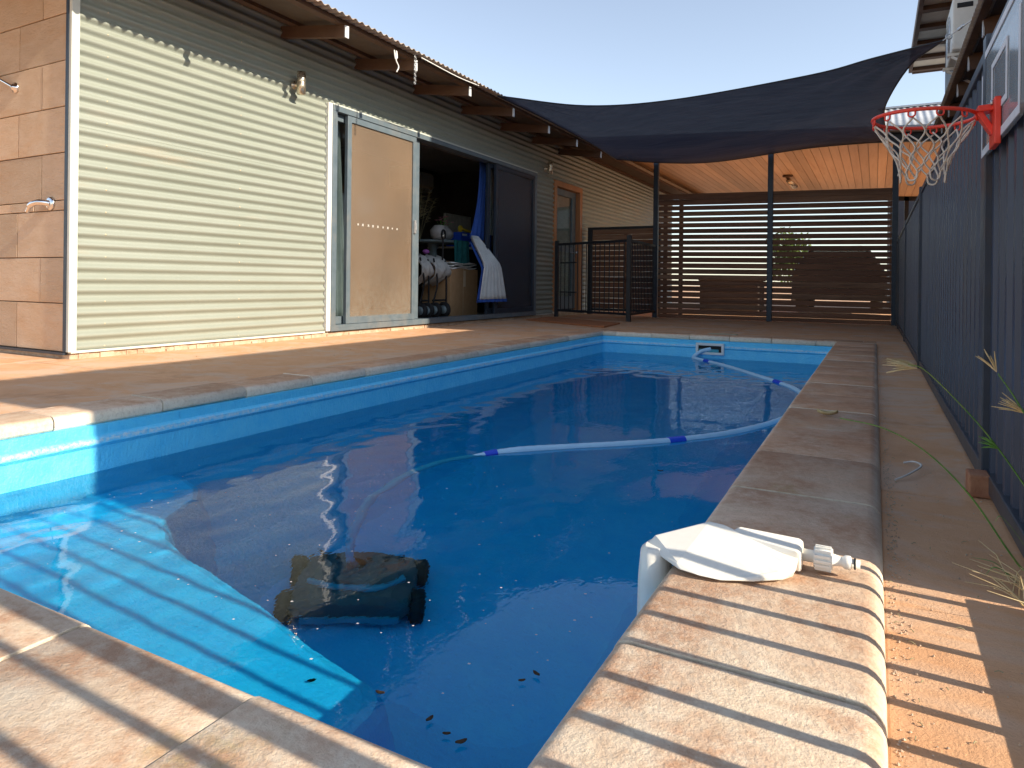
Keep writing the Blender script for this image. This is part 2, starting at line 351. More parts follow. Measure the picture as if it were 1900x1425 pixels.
M_bark = PM('bark', (.12,.08,.05), (.18,.12,.08), 9, .9, bstr=.5)
M_fol = PM('foliage', (.07,.13,.025), (.15,.21,.04), 3, .6)
M_cable = PM('white_rope', (.66,.66,.64), (.74,.74,.72), 30, .7)
M_neigh = PM('neighbour_wall', (.045,.055,.075), (.06,.07,.09), 3, .6)

# ================================================================== SETTING
PX0, PX1, PY0, PY1 = -2.45, -0.305, 0.56, 6.56     # water-side edges of the coping
WZ = -0.182                                        # water level
def holed(name, X0, X1, Y0, Y1, hx0, hx1, hy0, hy1, z, mat):
    m = MB(); xs = [X0,hx0,hx1,X1]; ys = [Y0,hy0,hy1,Y1]
    for i in range(3):
        for j in range(3):
            if i == 1 and j == 1: continue
            m.add([(xs[i],ys[j],z),(xs[i+1],ys[j],z),(xs[i+1],ys[j+1],z),(xs[i],ys[j+1],z)], [(0,1,2,3)])
    return struct(m.build(name, mat))
holed('ground', -900, 900, -900, 1500, PX0-.12, PX1+.12, PY0-.12, PY1+.12, -.085, M_earth)

# deck of separate concrete slabs, open joints between them
deck = MB().box(-4.36, -4.30, 16.55, 16.6, -.08, -.07).build('pool_deck', M_deck); struct(deck)
J = .004
def slab(x0, x1, y0, y1, top=0.0):
    MB().box(x0+J, x1-J, y0+J, y1-J, -.08, top).build('slab', M_deck, deck, bevel=.004)
ys = [-1.0, .5, 2.24, 4.6, 6.76]
for i in range(4): slab(-4.46 if i >= 2 else -8.0, -2.64, ys[i], ys[i+1]) if i >= 2 else None
slab(-8.0, -4.46, -1.0, 2.24); slab(-8.0,-4.46,2.24,2.47); slab(-4.46, -2.64, -1.0, 2.24); slab(-4.46, -2.64, 2.24, 4.6); slab(-4.46, -2.64, 4.6, 6.76)
slab(-4.46, -1.345, 6.76, 10.4); slab(-1.345, .55, 6.76, 10.4); slab(-4.46, -1.345, 10.4, 16.6, -.004); slab(-1.345, 1.6, 10.4, 16.6, -.004)
for a, b in ((-1.0, 1.92), (1.92, 4.58), (4.58, 6.76)): slab(.012, .9, a, b)
slab(-2.64, .012, -1.0, .10)

# remove the two doubled slabs made above for the left strip
seen = {}
for c in list(deck.children):
    key = tuple(round(v, 3) for v in (c.data.vertices[0].co[:] + c.data.vertices[6].co[:]))
    if key in seen: bpy.data.objects.remove(c)
    else: seen[key] = c

# coping of bullnosed tiles
cop = MB().box(PX1+.02, PX1+.03, PY1+.12, PY1+.13, -.07, -.06).build('pool_coping', M_cop); struct(cop)
def tile_prof(wd, th=.05, rin=.024, rout=.006):
    """profile across the tile: 0 = water side, wd = outer side; top at 0"""
    p = []
    for k in range(7):
        a = math.pi/2*k/6+math.pi/2; p.append((rin+rin*math.cos(math.pi-(math.pi/2)*k/6) if False else rin-rin*math.cos(math.pi/2*k/6), -rin+rin*math.sin(math.pi/2*k/6)))
    for k in range(6):
        a = math.pi/2*k/5; p.append((wd-rout+rout*math.sin(a), -rout+rout*math.cos(a)))
    p += [(wd, -th), (rin*.35, -th), (0, -th+rin*.35)]
    return p
def lay(run, a, b, step, edge, sgn, wd, off, rout=.006, top=.03):
    """run 'x'/'y': direction of the joints' row, edge = water-side coordinate, sgn = outward sign"""
    j = off
    while j < b-1e-6:
        s0, s1 = max(j, a), min(j+step, b); j += step
        if s1-s0 < .02: continue
        dz = rnd.uniform(-.0022, .0022); prof = tile_prof(wd, rout=rout)
        m = MB()
        for (u, g0, g1) in ((0, s0+.0022, s1-.0022),):
            pl = [(edge+sgn*q[0], top+dz+q[1]) for q in prof]
            m.prism(pl, 1 if run == 'y' else 0, g0, g1)
        m.sm = [len(f) == 4 for f in m.f]
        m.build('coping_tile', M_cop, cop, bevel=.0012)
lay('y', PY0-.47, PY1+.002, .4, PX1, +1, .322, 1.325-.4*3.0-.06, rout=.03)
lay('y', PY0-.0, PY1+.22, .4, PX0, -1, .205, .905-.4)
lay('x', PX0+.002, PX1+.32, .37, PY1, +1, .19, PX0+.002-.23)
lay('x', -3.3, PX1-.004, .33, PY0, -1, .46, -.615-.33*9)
# mortar bed under the coping
bed = MB()
bed.box(PX1+.012, PX1+.31, PY0-.44, PY1+.1, -.08, -.021); bed.box(PX0-.2, PX0-.012, PY0+.0, PY1+.18, -.08, -.021)
bed.box(PX0-.012, PX1+.012, PY1+.012, PY1+.18, -.08, -.021); bed.box(-3.28, PX1+.012, PY0-.45, PY0-.012, -.08, -.021)
bed.build('mortar_bed', M_mortar, cop)

# pool shell
def rrect(x0, x1, y0, y1, r, n=6):
    out = []
    for cx, cy, a0 in ((x1-r,y1-r,0),(x0+r,y1-r,90),(x0+r,y0+r,180),(x1-r,y0+r,270)):
        for k in range(n+1):
            a = R(a0+90*k/n); out.append((cx+r*math.cos(a), cy+r*math.sin(a)))
    return out
shell = MB(); e = .016
rings = []
FL = -.80
FL = -1.30
for ins, z, r in ((e,-.020,.05),(e,-.055,.05),(e+.012,-.066,.05),(e+.014,-.085,.05),(e+.004,-.098,.05),(e+.008,-.19,.06)):
    rings.append([(x,y,z) for x,y in rrect(PX0+ins, PX1-ins, PY0+ins, PY1-ins, r)])
for t_, z, r in ((.03,-.38,.08),(.10,-.55,.12),(.30,-.80,.2),(.62,-1.08,.26),(.84,-1.22,.28),(.95,-1.28,.26),(1.0,FL,.24)):
    rings.append([(x,y,z) for x,y in rrect(PX0+e+.46*t_, PX1-e-.46*t_, PY0+e+1.05*t_, PY1-e-.5*t_, r)])
n = len(rings[0])
for a, b in zip(rings, rings[1:]):
    shell.add(a+b, [(i,(i+1)%n,n+(i+1)%n,n+i) for i in range(n)], True)
shell.add(rings[-1], [tuple(range(n))])
# flange that runs under the coping
fl = [(x,y,-.0205) for x,y in rrect(PX0-.10, PX1+.10, PY0-.10, PY1+.10, .02)]
shell.add(rings[0]+fl, [(i,(i+1)%n,n+(i+1)%n,n+i) for i in range(n)])
pool = struct(shell.build('pool_shell', M_shell))
# moulded bench across the near end, swelling into a rounded corner seat
BZ = -.45
def bench_outline(dx=0):
    p = [(PX0-.0,PY0-.0),(-.84+dx,PY0-.0)]
    for k in range(7):
        a = R(90*k/6); p.append((-.92+dx+.08*math.cos(a), 1.01+dx+.08*math.sin(a)))
    p += [(-1.1,1.125+dx),(-1.29,1.18+dx),(-1.5,1.225+dx),(-1.72,1.265+dx),(-1.87,1.31+dx),(-1.97,1.38+dx),(-2.03,1.47+dx),(-2.08,1.58+dx),(-2.18,1.66+dx),(-2.3,1.70+dx),(PX0,1.71+dx)]
    return p
o1 = [(x,y,BZ) for x,y in bench_outline(-.02)]; o15 = [(x,y,BZ-.012) for x,y in bench_outline(.0)]; o2 = [(x,y,BZ-.05) for x,y in bench_outline(.012)]; o3 = [(x,y,-1.31) for x,y in bench_outline(.10)]
bn = MB(); n = len(o1)
bn.add(o1, [tuple(range(n))])
for a, b in ((o1,o15),(o15,o2),(o2,o3)): bn.add(a+b, [(i,(i+1)%n,n+(i+1)%n,n+i) for i in range(n)], False)
benchob = bn.build('bench', M_shell, pool)
# water: one rippled sheet
from mathutils import noise as mn
def clamp(v): return max(0.0, min(1.0, v))
def wave(x, y):
    f1 = mn.noise((x*3.0, y*2.2, 0)); f2 = mn.noise((x*8+7, y*5.5, 3))
    rm = clamp((-.75-x+.8*mn.noise((x*.9,y*.9,5)))/.9)*clamp((4.2-y)/1.6)
    rm = max(rm, clamp((y-4.4)/.9), .10); f3 = mn.noise((x*17+3, y*12, 9))
    f4 = mn.noise((x*11+1, y*8.5, 14)); return .0016*f1+.0008*f2+(.0006*f3+.0019*f4)*rm
NXW, NYW = 130, 360; W1 = NXW+1
vs_ = [(PX0-.004+(PX1-PX0+.008)*i/NXW, PY0-.004+(PY1-PY0+.008)*j/NYW) for j in range(NYW+1) for i in range(W1)]
vs_ = [(x, y, WZ+wave(x,y)) for x, y in vs_]
fs_ = [(j*W1+i, j*W1+i+1, (j+1)*W1+i+1, (j+1)*W1+i) for j in range(NYW) for i in range(NXW)]
me = bpy.data.meshes.new('pool_water'); me.from_pydata(vs_, [], fs_); me.polygons.foreach_set('use_smooth', [True]*len(fs_)); me.update()
water = struct(link('pool_water', me, M_water))
# sunlight is refracted through the surface on to the shell
sl.cycles.is_caustics_light = True; water.cycles.is_caustics_caster = True
for o in (pool, benchob): o.cycles.is_caustics_receiver = True
# skimmer
sk = empty('skimmer', (-1.37, PY1-.02, -.1), 'white rectangular skimmer mouth set in the far pool wall', 'skimmer')
X0, X1, Z0, Z1 = -1.497, -1.237, -.148, -.042; yk = PY1-e-.022
f = MB()
for b_ in ((X0,X1,Z1-.022,Z1),(X0,X1,Z0,Z0+.022)): f.box(b_[0],b_[1],yk-.012,yk+.02,b_[2],b_[3])
for b_ in ((X0,X0+.024,Z0+.022,Z1-.022),(X1-.024,X1,Z0+.022,Z1-.022)): f.box(b_[0],b_[1],yk-.0115,yk+.02,b_[2],b_[3])
f.build('frame', M_white, sk, bevel=.003)
MB().box(X0+.01,X1-.01,yk+.004,yk+.012,Z0+.01,Z1-.01).build('throat', M_rubber, sk)
MB().box(X0+.03,X1-.05,yk-.004,yk+.002,Z0+.022,Z0+.05).build('weir_flap', M_cleant, sk)
lid = MB().add([(-1.50,6.80,0),(-1.22,6.80,0),(-1.22,7.16,0),(-1.50,7.16,0)]+[(-1.50,6.80,.014),(-1.22,6.80,.014),(-1.22,7.16,.014),(-1.50,7.16,.014)], [(4,5,6,7),(0,1,5,4),(1,2,6,5),(2,3,7,6),(3,0,4,7)])
tag(lid.build('skimmer_cover', M_lid, bevel=.004), 'cream plastic skimmer cover lying flush in the far deck', 'cover')

# ================================================================== HOUSE
HX = -4.37
house = empty('house', (HX, 6, 0), 'low house clad in pale green corrugated steel with long eaves', 'house')
PITCH, AMP = .0712, .0122
def corr_sheet(y0, y1, z0, z1, x=HX):
    n = max(4, int((z1-z0)/PITCH*9)); P = []
    for i in range(n+1):
        z = z0+(z1-z0)*i/n; P.append([(x+AMP*math.cos(2*math.pi*z/PITCH), y0, z), (x+AMP*math.cos(2*math.pi*z/PITCH), y1, z)])
    m = MB().grid(P); return m
SH = PITCH*10
def clad(y0, y1, z0, z1):
    z = z0; k = math.floor(z0/SH+1e-6)
    while z < z1-1e-4:
        k += 1; zz = min(z1, k*SH+.02)
        corr_sheet(y0, y1, z, zz, HX+(.0016 if k % 2 else 0)).build('wall_sheet', M_sheet, house); z = zz
D0, D1, DZ0, DZ1 = 4.655, 8.865, .058, 2.10
T0, T1, TZ = 9.50, 10.60, 2.10
clad(2.43, D0-.06, .055, 2.69); clad(D0-.06, D1+.005, DZ1+.005, 2.69); clad(D1+.005, T0, .055, 2.69)
clad(T0, T1, TZ, 2.69); clad(T1, 16.4, .055, 2.69)
MB().box(HX-.30, HX-.02, 2.45, D0-.005, .0, 2.72).build('wall_core', M_wallin, house)
MB().box(HX-.30, HX-.02, D1+.005, T0+.02, .0, 2.72).build('wall_core', M_wallin, house)
MB().box(HX-.30, HX-.02, T1-.02, 16.4, .0, 2.72).build('wall_core', M_wallin, house)
MB().box(HX-.30, HX-.02, D0-.005, D1+.005, DZ1+.002, 2.72).build('wall_core', M_wallin, house)
MB().box(HX-.30, HX-.02, T0+.02, T1-.02, TZ, 2.72).build('wall_core', M_wallin, house)
MB().box(HX-.012, HX+.018, 2.395, 2.445, .045, 2.7).build('corner_trim', M_trimg, house, bevel=.004)
MB().box(HX-.04, HX-.013, 2.392, 2.43, .045, 2.7).build('corner_seal', M_darkalu, house)
MB().box(HX-.015, HX+.020, 2.41, D0-.06, .038, .053).add([], []).build('base_flashing', M_trimg, house)
MB().box(HX-.015, HX+.020, D1+.02, T0-.06, .038, .053).build('base_flashing', M_trimg, house)
MB().box(HX-.015, HX+.020, T1+.06, 16.4, .038, .053).build('base_flashing', M_trimg, house)
MB().box(HX-.3, HX-.002, 2.42, 16.4, -.08, .036).build('slab_edge', M_slab, house)
# chipped render along the slab edge
ch = MB()
for k in range(46):
    y = rnd.uniform(2.45, 6.2); ww = rnd.uniform(.02, .12); ch.box(HX-.02, HX+rnd.uniform(.002,.012), y, y+ww, rnd.uniform(-.02,.0), rnd.uniform(.012, .034))
stuff(ch.build('render_chips', M_slab, house))
# screws
scw = MB()
for y in (2.62, 3.66, 9.3, 11.2, 12.2, 13.4, 14.6):
    for k in range(19):
        z = .0712*2*k+.0712*1.0
        if y > 9 and z > 1.9 and y < 10.7: continue
        scw.lathe((HX+.0085, y, z), (1,0,0), ((0,.007),(.002,.007),(.002,.0045),(.006,.0045),(.006,0)), 8)
stuff(scw.build('screws', M_tape, house))
# block end wall
bw = MB().box(-9.0, -4.425, 2.41, 2.66, .035, 2.75).build('block_wall', M_mortar, house)
courses = [(.045,.345,0),(.345,.63,1),(.63,.922,0),(.922,.985,2),(.985,1.28,1),(1.28,1.565,0),(1.565,1.85,1),(1.85,2.14,0),(2.14,2.43,1),(2.43,2.72,0)]
for z0, z1, kind in courses:
    st, first = (.56, (-4.953, -4.68, -4.80)[kind]) if kind < 2 else (.27, -4.76)
    edges = [-4.418, first]
    while edges[-1] > -7.2: edges.append(edges[-1]-st)
    for a, b in zip(edges, edges[1:]):
        MB().box(b+.003, a-.003, 2.400+rnd.uniform(-.0015,.0015), 2.42, z0+.003, z1-.003).build('block', M_block, bw, bevel=.003)
MB().box(-9.0, -4.39, 2.385, 2.41, .028, .042).build('damp_course', M_darkalu, house)
MB().box(-9.0, HX-.004, 2.415, 2.7, -.08, .028).build('footing', M_slab, house)

# roof: corrugated sheets, purlins, rafters
EX, EZ, SLOPE = -3.60, 2.535, math.tan(R(8.5))
def rz(x): return EZ+(EX-x)*SLOPE
rp = []
for j, x in enumerate((EX, -4.6, -9.5)):
    row = []
    ny = 1440
    for i in range(ny+1):
        y = .4+i*(16.6-.4)/ny; row.append((x, y, rz(x)+.010+.010*math.cos(2*math.pi*y/.076)))
    rp.append(row)
roof = MB().grid(rp).build('roof_sheet', M_roofm, house, solid=.003)
for x in (EX-.13, EX-.62):
    MB().beam((x, .45, rz(x)-.020), (x, 16.5, rz(x)-.020), .06, .036).build('purlin', M_timber, house)
# lining under the sheets
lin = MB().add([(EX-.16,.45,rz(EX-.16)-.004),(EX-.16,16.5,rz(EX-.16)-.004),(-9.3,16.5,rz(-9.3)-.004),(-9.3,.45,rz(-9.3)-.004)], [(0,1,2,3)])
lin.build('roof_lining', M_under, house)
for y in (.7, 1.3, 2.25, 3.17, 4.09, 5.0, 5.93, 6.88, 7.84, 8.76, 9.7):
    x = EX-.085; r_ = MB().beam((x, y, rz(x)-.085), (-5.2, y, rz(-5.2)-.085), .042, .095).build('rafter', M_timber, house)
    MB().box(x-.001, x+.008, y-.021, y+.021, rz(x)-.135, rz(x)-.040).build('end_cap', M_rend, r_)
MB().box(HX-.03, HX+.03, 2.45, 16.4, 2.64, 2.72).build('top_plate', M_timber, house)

# sliding door
sdoor = MB()
for b_ in ((D0,D1,DZ1-.05,DZ1),(D0,D1,DZ0-.012,DZ0+.045)): sdoor.box(HX-.09,HX+.035,b_[0],b_[1],b_[2],b_[3])
for y in (D0, D1-.06): sdoor.box(HX-.09,HX+.034,y,y+.06,DZ0+.045,DZ1-.05)
sdoor = sdoor.build('sliding_door', M_alu, house, bevel=.003)
def door_leaf(y0, y1, x, infill, fw_=.055, mat=M_alu, bars=False):
    m = MB(); z0, z1 = DZ0+.048, DZ1-.055
    m.box(x-.018,x+.018,y0,y0+fw_,z0,z1); m.box(x-.018,x+.018,y1-fw_,y1,z0,z1)
    m.box(x-.0175,x+.0175,y0+fw_,y1-fw_,z0,z0+fw_*1.15); m.box(x-.0175,x+.0175,y0+fw_,y1-fw_,z1-fw_,z1)
    lf = m.build('door_leaf', mat, sdoor, bevel=.002)
    MB().box(x-.003,x+.003,y0+fw_-.01,y1-fw_+.01,z0+fw_-.01,z1-fw_+.01).build('door_infill', infill, sdoor)
    return lf
door_leaf(D0+.20, 5.925, HX+.012, M_mesh); door_leaf(D0+.06, 6.06, HX-.045, M_glass, .06)
door_leaf(7.66, D1-.065, HX+.012, M_mesh2, mat=M_darkalu); door_leaf(7.55, D1-.06, HX-.045, M_glass, .06, mat=M_darkalu)
hd = MB().box(HX+.03,HX+.05,5.885,5.915,1.02,1.16); hd.box(HX+.03,HX+.06,5.893,5.905,1.05,1.13); hd.build('handle', M_galv, sdoor, bevel=.003)
# row of safety dots on the mesh
dots = MB()
for k in range(9):
    y = 5.02+.075*k+rnd.uniform(-.006,.006); z = 1.045+.0*k; s_ = rnd.uniform(.006,.011)
    dots.beam((HX+.0175,y-s_,z-s_),(HX+.0175,y+s_,z+s_),.004,.004,(1,0,0)); dots.beam((HX+.0185,y-s_,z+s_),(HX+.0185,y+s_,z-s_),.004,.004,(1,0,0))
stuff(dots.build('safety_marks', M_white, sdoor))
MB().box(HX-.02,HX+.03,D0-.055,D0-.004,.05,DZ1+.01).build('jamb_trim', M_white, house, bevel=.003)
MB().box(HX-.02,HX+.036,D0-.004,D1+.004,DZ1+.001,DZ1+.014).build('head_flashing', M_trimg, house)
# timber framed side door
td = MB()
td.box(HX-.10,HX+.03,T0,T0+.075,.06,TZ); td.box(HX-.10,HX+.03,T1-.10,T1,.06,TZ); td.box(HX-.10,HX+.0295,T0+.075,T1-.10,TZ-.085,TZ)
td = td.build('timber_door_frame', M_doorw, house, bevel=.003)
dl = MB()
dl.box(HX-.085,HX-.05,T0+.08,T0+.18,.10,TZ-.09); dl.box(HX-.085,HX-.05,T1-.24,T1-.105,.10,TZ-.09)
for z0,z1 in ((.10,.30),(1.02,1.10),(TZ-.19,TZ-.09)): dl.box(HX-.084,HX-.051,T0+.18,T1-.24,z0,z1)
dl.build('door_leaf', M_alu, td)
MB().box(HX-.072,HX-.066,T0+.17,T1-.23,.29,TZ-.18).build('door_glass', M_glass, td)
MB().box(HX-.12,HX-.105,T0+.08,T1-.1,.1,TZ-.08).build('blind', M_cloth, td)
MB().lathe((HX-.05,T1-.20,1.02),(1,0,0),((0,.028),(.012,.028),(.014,.012),(.05,.012),(.055,.03),(.085,.03),(.09,0)),12).build('knob', M_chrome, td)
MB().box(HX-.1,HX+.06,T0-.02,T1+.02,.036,.075).build('door_sill', M_slab, td)

# room behind the sliding door
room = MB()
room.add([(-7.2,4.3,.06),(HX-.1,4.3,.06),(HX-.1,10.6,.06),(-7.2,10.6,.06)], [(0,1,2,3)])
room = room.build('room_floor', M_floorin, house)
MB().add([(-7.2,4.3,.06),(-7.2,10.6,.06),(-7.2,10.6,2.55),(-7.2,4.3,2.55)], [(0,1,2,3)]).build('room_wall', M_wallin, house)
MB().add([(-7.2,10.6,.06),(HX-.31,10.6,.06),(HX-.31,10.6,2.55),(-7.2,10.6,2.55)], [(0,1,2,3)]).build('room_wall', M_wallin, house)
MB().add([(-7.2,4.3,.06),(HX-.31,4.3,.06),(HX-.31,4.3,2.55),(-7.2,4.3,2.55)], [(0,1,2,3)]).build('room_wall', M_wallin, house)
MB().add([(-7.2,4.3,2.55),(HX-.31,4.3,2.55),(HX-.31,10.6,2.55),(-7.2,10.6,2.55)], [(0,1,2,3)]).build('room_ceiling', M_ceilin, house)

# things in the room
def wavy(y0, y1, z0, z1, x, amp, waves, flare=None, nz=14, ny=40):
    P = []
    for i in range(nz+1):
        t = i/nz; row = []
        for j in range(ny+1):
            s = j/ny; yy0, yy1, xo = (y0, y1, 0) if not flare else flare(t)
            row.append((x+xo+amp*math.sin(s*waves*2*math.pi+t*.8), yy0+(yy1-yy0)*s, z1+(z0-z1)*t))
        P.append(row)
    return MB().grid(P)
cu = empty('curtain', (-4.5, 7.7, .3), 'grey lined curtain with blue edge blowing out of the door opening', 'curtain')
def fl1(t):
    s = max(0, (t-.52)/.48); return (7.34+.10*(1-s)*0-.0*s, 7.46+.10*t+.55*s**1.2, .13*s)
def top_half(t): return (7.60-.28*t*t, 7.78-.10*t, .02*t)
wavy(0,0,1.06,2.08,-4.56,.016,3,top_half).build('curtain_drop', M_curtb, cu, solid=.003)
def low_half(t): return (7.36-.22*t, 7.50+.34*t**.9, .02+.25*min(1,t*2.2))
wavy(0,0,.30,1.10,-4.55,.030,6.5,low_half).build('lining', M_curt, cu, solid=.003)
def hem(t): return (7.135, 7.845+.01*t, .272)
wavy(0,0,.262,.302,-4.55,.030,6.5,hem,3).build('hem', M_curtb, cu, solid=.003)
def edge_(t): return (7.31-.23*t, 7.375-.23*t, .03+.245*min(1,t*2.2))
wavy(0,0,.262,1.02,-4.55,.008,1,edge_).build('blue_edge', M_curtb, cu, solid=.003)
cu2 = empty('curtain', (-4.62, 7.95, .3), 'pale curtain hanging behind the right door glass', 'curtain')
wavy(7.86,8.06,1.15,2.10,-4.62,.014,3).build('curtain_drop', M_curt, cu2, solid=.003); wavy(7.86,8.04,.55,1.15,-4.62,.014,3).build('lower_band', M_curtb, cu2, solid=.003)
cu3 = empty('curtain', (-4.55, 4.95, .1), 'pale curtain gathered behind the dusty screen door', 'curtain')
wavy(4.80,5.12,.12,2.05,-4.56,.02,4,lambda t:(4.80,4.98+.12*t,0)).build('curtain_drop', M_curt, cu3, solid=.003)

cb = empty('cardboard_box', (-4.98,7.6,.06), 'tall brown cardboard box just inside the sliding door', 'box')
MB().box(-5.2,-4.76,7.26,7.92,.062,.68).build('carton', M_card, cb, bevel=.004)
MB().box(-4.7585,-4.756,7.56,7.61,.45,.66).build('tape', M_tape, cb); MB().box(-4.7582,-4.7565,7.55,7.555,.07,.68).build('seam', M_tape, cb)
fp = MB()
for k in range(3):
    P = [[(-5.15+.4*i/8, 7.28+.6*j/10, .69+.03*k+.018*math.sin(i*1.3+k)*math.cos(j*.9+k)) for j in range(11)] for i in range(9)]; fp.grid(P)
tag(fp.build('folded_cloth', M_paper, solid=.01), 'crumpled white cloth lying on the cardboard box', 'cloth')

pr = empty('pram', (-4.85,6.95,.06), 'folded pram with pale grey fabric and black frame inside the doorway', 'pram')
for (ya, yb) in ((6.62,6.84),(6.90,7.22)):
    P = [[(-4.95+.02*math.sin(j*.9+i*.7)+.22*math.sin(math.pi*i/10), ya+(yb-ya)*(j/10)+.02*math.sin(i*1.1), .82-.34*(i/10)**1.1-.03*math.cos(j*1.7)) for j in range(11)] for i in range(11)]
    MB().grid(P).build('hood', M_cloth, pr, solid=.012)
    MB().tube(catmull([(-4.80,ya+.03,.80),(-4.76,ya+.06,.5),(-4.80,ya+.02,.22)],5),.011,6).tube(catmull([(-4.80,yb-.03,.78),(-4.77,yb-.05,.5),(-4.79,yb-.02,.2)],5),.011,6).tube([(-4.80,ya+.02,.28),(-4.80,yb-.02,.28)],.012,6).build('frame', M_rubber, pr)
for y in (6.66,6.80,6.96,7.16):
    MB().lathe((-4.80,y-.02,.16),(0,1,0),((0,0),(0,.05),(.004,.085),(.02,.098),(.04,.098),(.052,.085),(.055,.05),(.055,0)),20).build('wheel', M_rubber, pr)
    MB().lathe((-4.795,y-.023,.16),(0,1,0),((0,0),(0,.055),(.062,.055),(.062,0)),14).build('rim', M_tablet, pr)
MB().tube(catmull([(-4.86,7.20,.55),(-4.84,7.19,.85),(-4.84,7.19,1.05)],5),.012,6).build('handle', M_rubber, pr)
MB().ring((-4.84,7.20,1.11),(1,.2,0),.055,.014,20,6).build('grip_ring', M_rubber, pr)
MB().lathe((-4.85,7.20,1.05),(0,0,1),((0,0),(0,.02),(.06,.028),(.07,0)),10).build('cup', M_steel, pr)

tb = empty('side_table', (-5.4,7.85,.06), 'grey pedestal table holding flowers in the dark room', 'table')
MB().lathe((-5.4,7.78,1.04),(0,0,1),((0,0),(0,.36),(.012,.375),(.03,.375),(.035,.36),(.035,0)),28).build('tabletop', M_tablet, tb)
MB().lathe((-5.4,7.78,.06),(0,0,1),((0,0),(0,.24),(.03,.22),(.06,.06),(.3,.05),(.9,.055),(.98,.09)),18).build('pedestal', M_tablet, tb)
MB().box(-5.55,-5.2,7.5,8.05,.78,.80).build('shelf', M_card, tb)
vs = empty('flower_vase', (-5.35,7.9,1.08), 'round grey vase of pink flowers on the side table', 'vase')
MB().lathe((-5.32,7.88,1.076),(0,0,1),((0,0),(0,.10),(.06,.16),(.13,.16),(.19,.09),(.21,.08)),20).build('vase', M_vase, vs)
fl_ = MB(); lf_ = MB()
for k in range(16):
    a = rnd.uniform(0,6.28); rr = rnd.uniform(.02,.16); c = Vector((-5.32+rr*math.cos(a), 7.90+rr*1.2*math.sin(a), 1.33+rnd.uniform(-.03,.10)))
    lf_.tube([(-5.32,7.88,1.26), c], .003, 4)
    for q in range(6):
        b_ = q*math.pi/3+a; t_ = Vector((math.cos(b_), math.sin(b_), .45)).normalized()*.035; s_ = t_.cross(Vector((0,0,1))).normalized()*.014
        fl_.add([c, c+t_*.6+s_, c+t_, c+t_*.6-s_], [(0,1,2,3)])
fl_.build('petals', M_pink, vs); lf_.build('stems', M_green, vs)
vs2 = tag(MB().lathe((-5.15,7.55,1.076),(0,0,1),((0,0),(0,.07),(.05,.11),(.12,.12),(.18,.07),(.19,.06)),18).build('stone_vase', M_vase), 'small empty grey vase at the edge of the side table', 'vase')
pg = empty('pampas_plume', (-5.7,7.9,1.1), 'tall dried pampas plumes standing behind the flowers', 'dried plant')
pl = MB(); ps = MB()
for k in range(5):
    a = Vector((-5.75,7.95,1.1)); top = Vector((-5.75+rnd.uniform(-.1,.1), 7.85+.11*k, 1.82+rnd.uniform(-.12,.12))); ps.tube(catmull([a,(a+top)/2+Vector((0,-.03,0)),top],5),.004,4)
    for q in range(70):
        t = rnd.uniform(.42,1); p = a.lerp(top,t); d = Vector((rnd.uniform(-1,1),rnd.uniform(-1,1),rnd.uniform(-.2,.9))).normalized()*rnd.uniform(.05,.11)
        s_ = d.cross(Vector((1,.3,0))).normalized()*.006; pl.add([p-s_,p+s_,p+d], [(0,1,2)])
pl.build('plumes', M_pamp, pg); ps.build('stems', M_pamp, pg)
ia = empty('indoor_aircon', (-7.15,9.4,2.2), 'white wall split air conditioner high in the dark room', 'air conditioner')
MB().prism([(-7.19,2.10),(-6.98,2.10),(-6.94,2.18),(-6.94,2.38),(-6.99,2.43),(-7.19,2.43)],1,9.05,10.0).build('casing', M_cream, ia, bevel=.01)
MB().box(-6.99,-6.935,9.10,9.95,2.12,2.15).build('louvre', M_white, ia)
tag(MB().box(-6.02,-5.98,8.95,9.72,1.10,1.60).build('canvas_board', M_cloth, bevel=.004), 'plain grey canvas board leaning at the back of the room', 'board')
ct = empty('product_carton', (-5.3,8.5,1.03), 'blue and white carton on a stack inside the room', 'carton')
MB().box(-5.5,-5.25,8.25,8.55,1.03,1.23).build('carton', M_boxb, ct, bevel=.003); MB().box(-5.5,-5.252,8.553,8.80,1.031,1.225).build('pale_side', M_paper, ct, bevel=.003)
MB().box(-5.249,-5.2475,8.29,8.42,1.18,1.21).build('print', M_white, ct); MB().box(-5.249,-5.2475,8.29,8.34,1.06,1.10).build('print', M_white, ct); MB().box(-5.249,-5.2475,8.42,8.50,1.06,1.09).build('print', M_white, ct)
tr_ = empty('tape_gun', (-5.35,8.45,1.24), 'yellow tape dispenser lying on the blue carton', 'tape dispenser')
MB().ring((-5.3,8.32,1.28),(1,0,0),.035,.018,20,8).build('roll', M_yel, tr_); MB().beam((-5.3,8.34,1.28),(-5.3,8.66,1.245),.04,.03).build('arm', M_yel, tr_, bevel=.004)
st_ = empty('shelf_stack', (-5.4,8.5,.06), 'dark cabinet with a pale top under the blue carton', 'cabinet')
MB().box(-5.7,-5.22,8.12,8.95,.062,.99).build('cabinet', M_rubber, st_, bevel=.004); MB().box(-5.72,-5.20,8.10,8.97,.99,1.015).build('top', M_paper, st_)
tc = wavy(7.72,8.10,.70,1.08,-5.02,.03,3).build('teal_garment', M_teal, solid=.01); tag(tc, 'teal garment hanging beside the side table', 'garment')
bt = tag(MB().lathe((-5.0,7.05,.86),(0,0,1),((0,0),(.005,.03),(.03,.05),(.05,.03),(.06,0)),10).build('purple_ball', M_purp), 'small purple ball resting on the pram', 'ball')

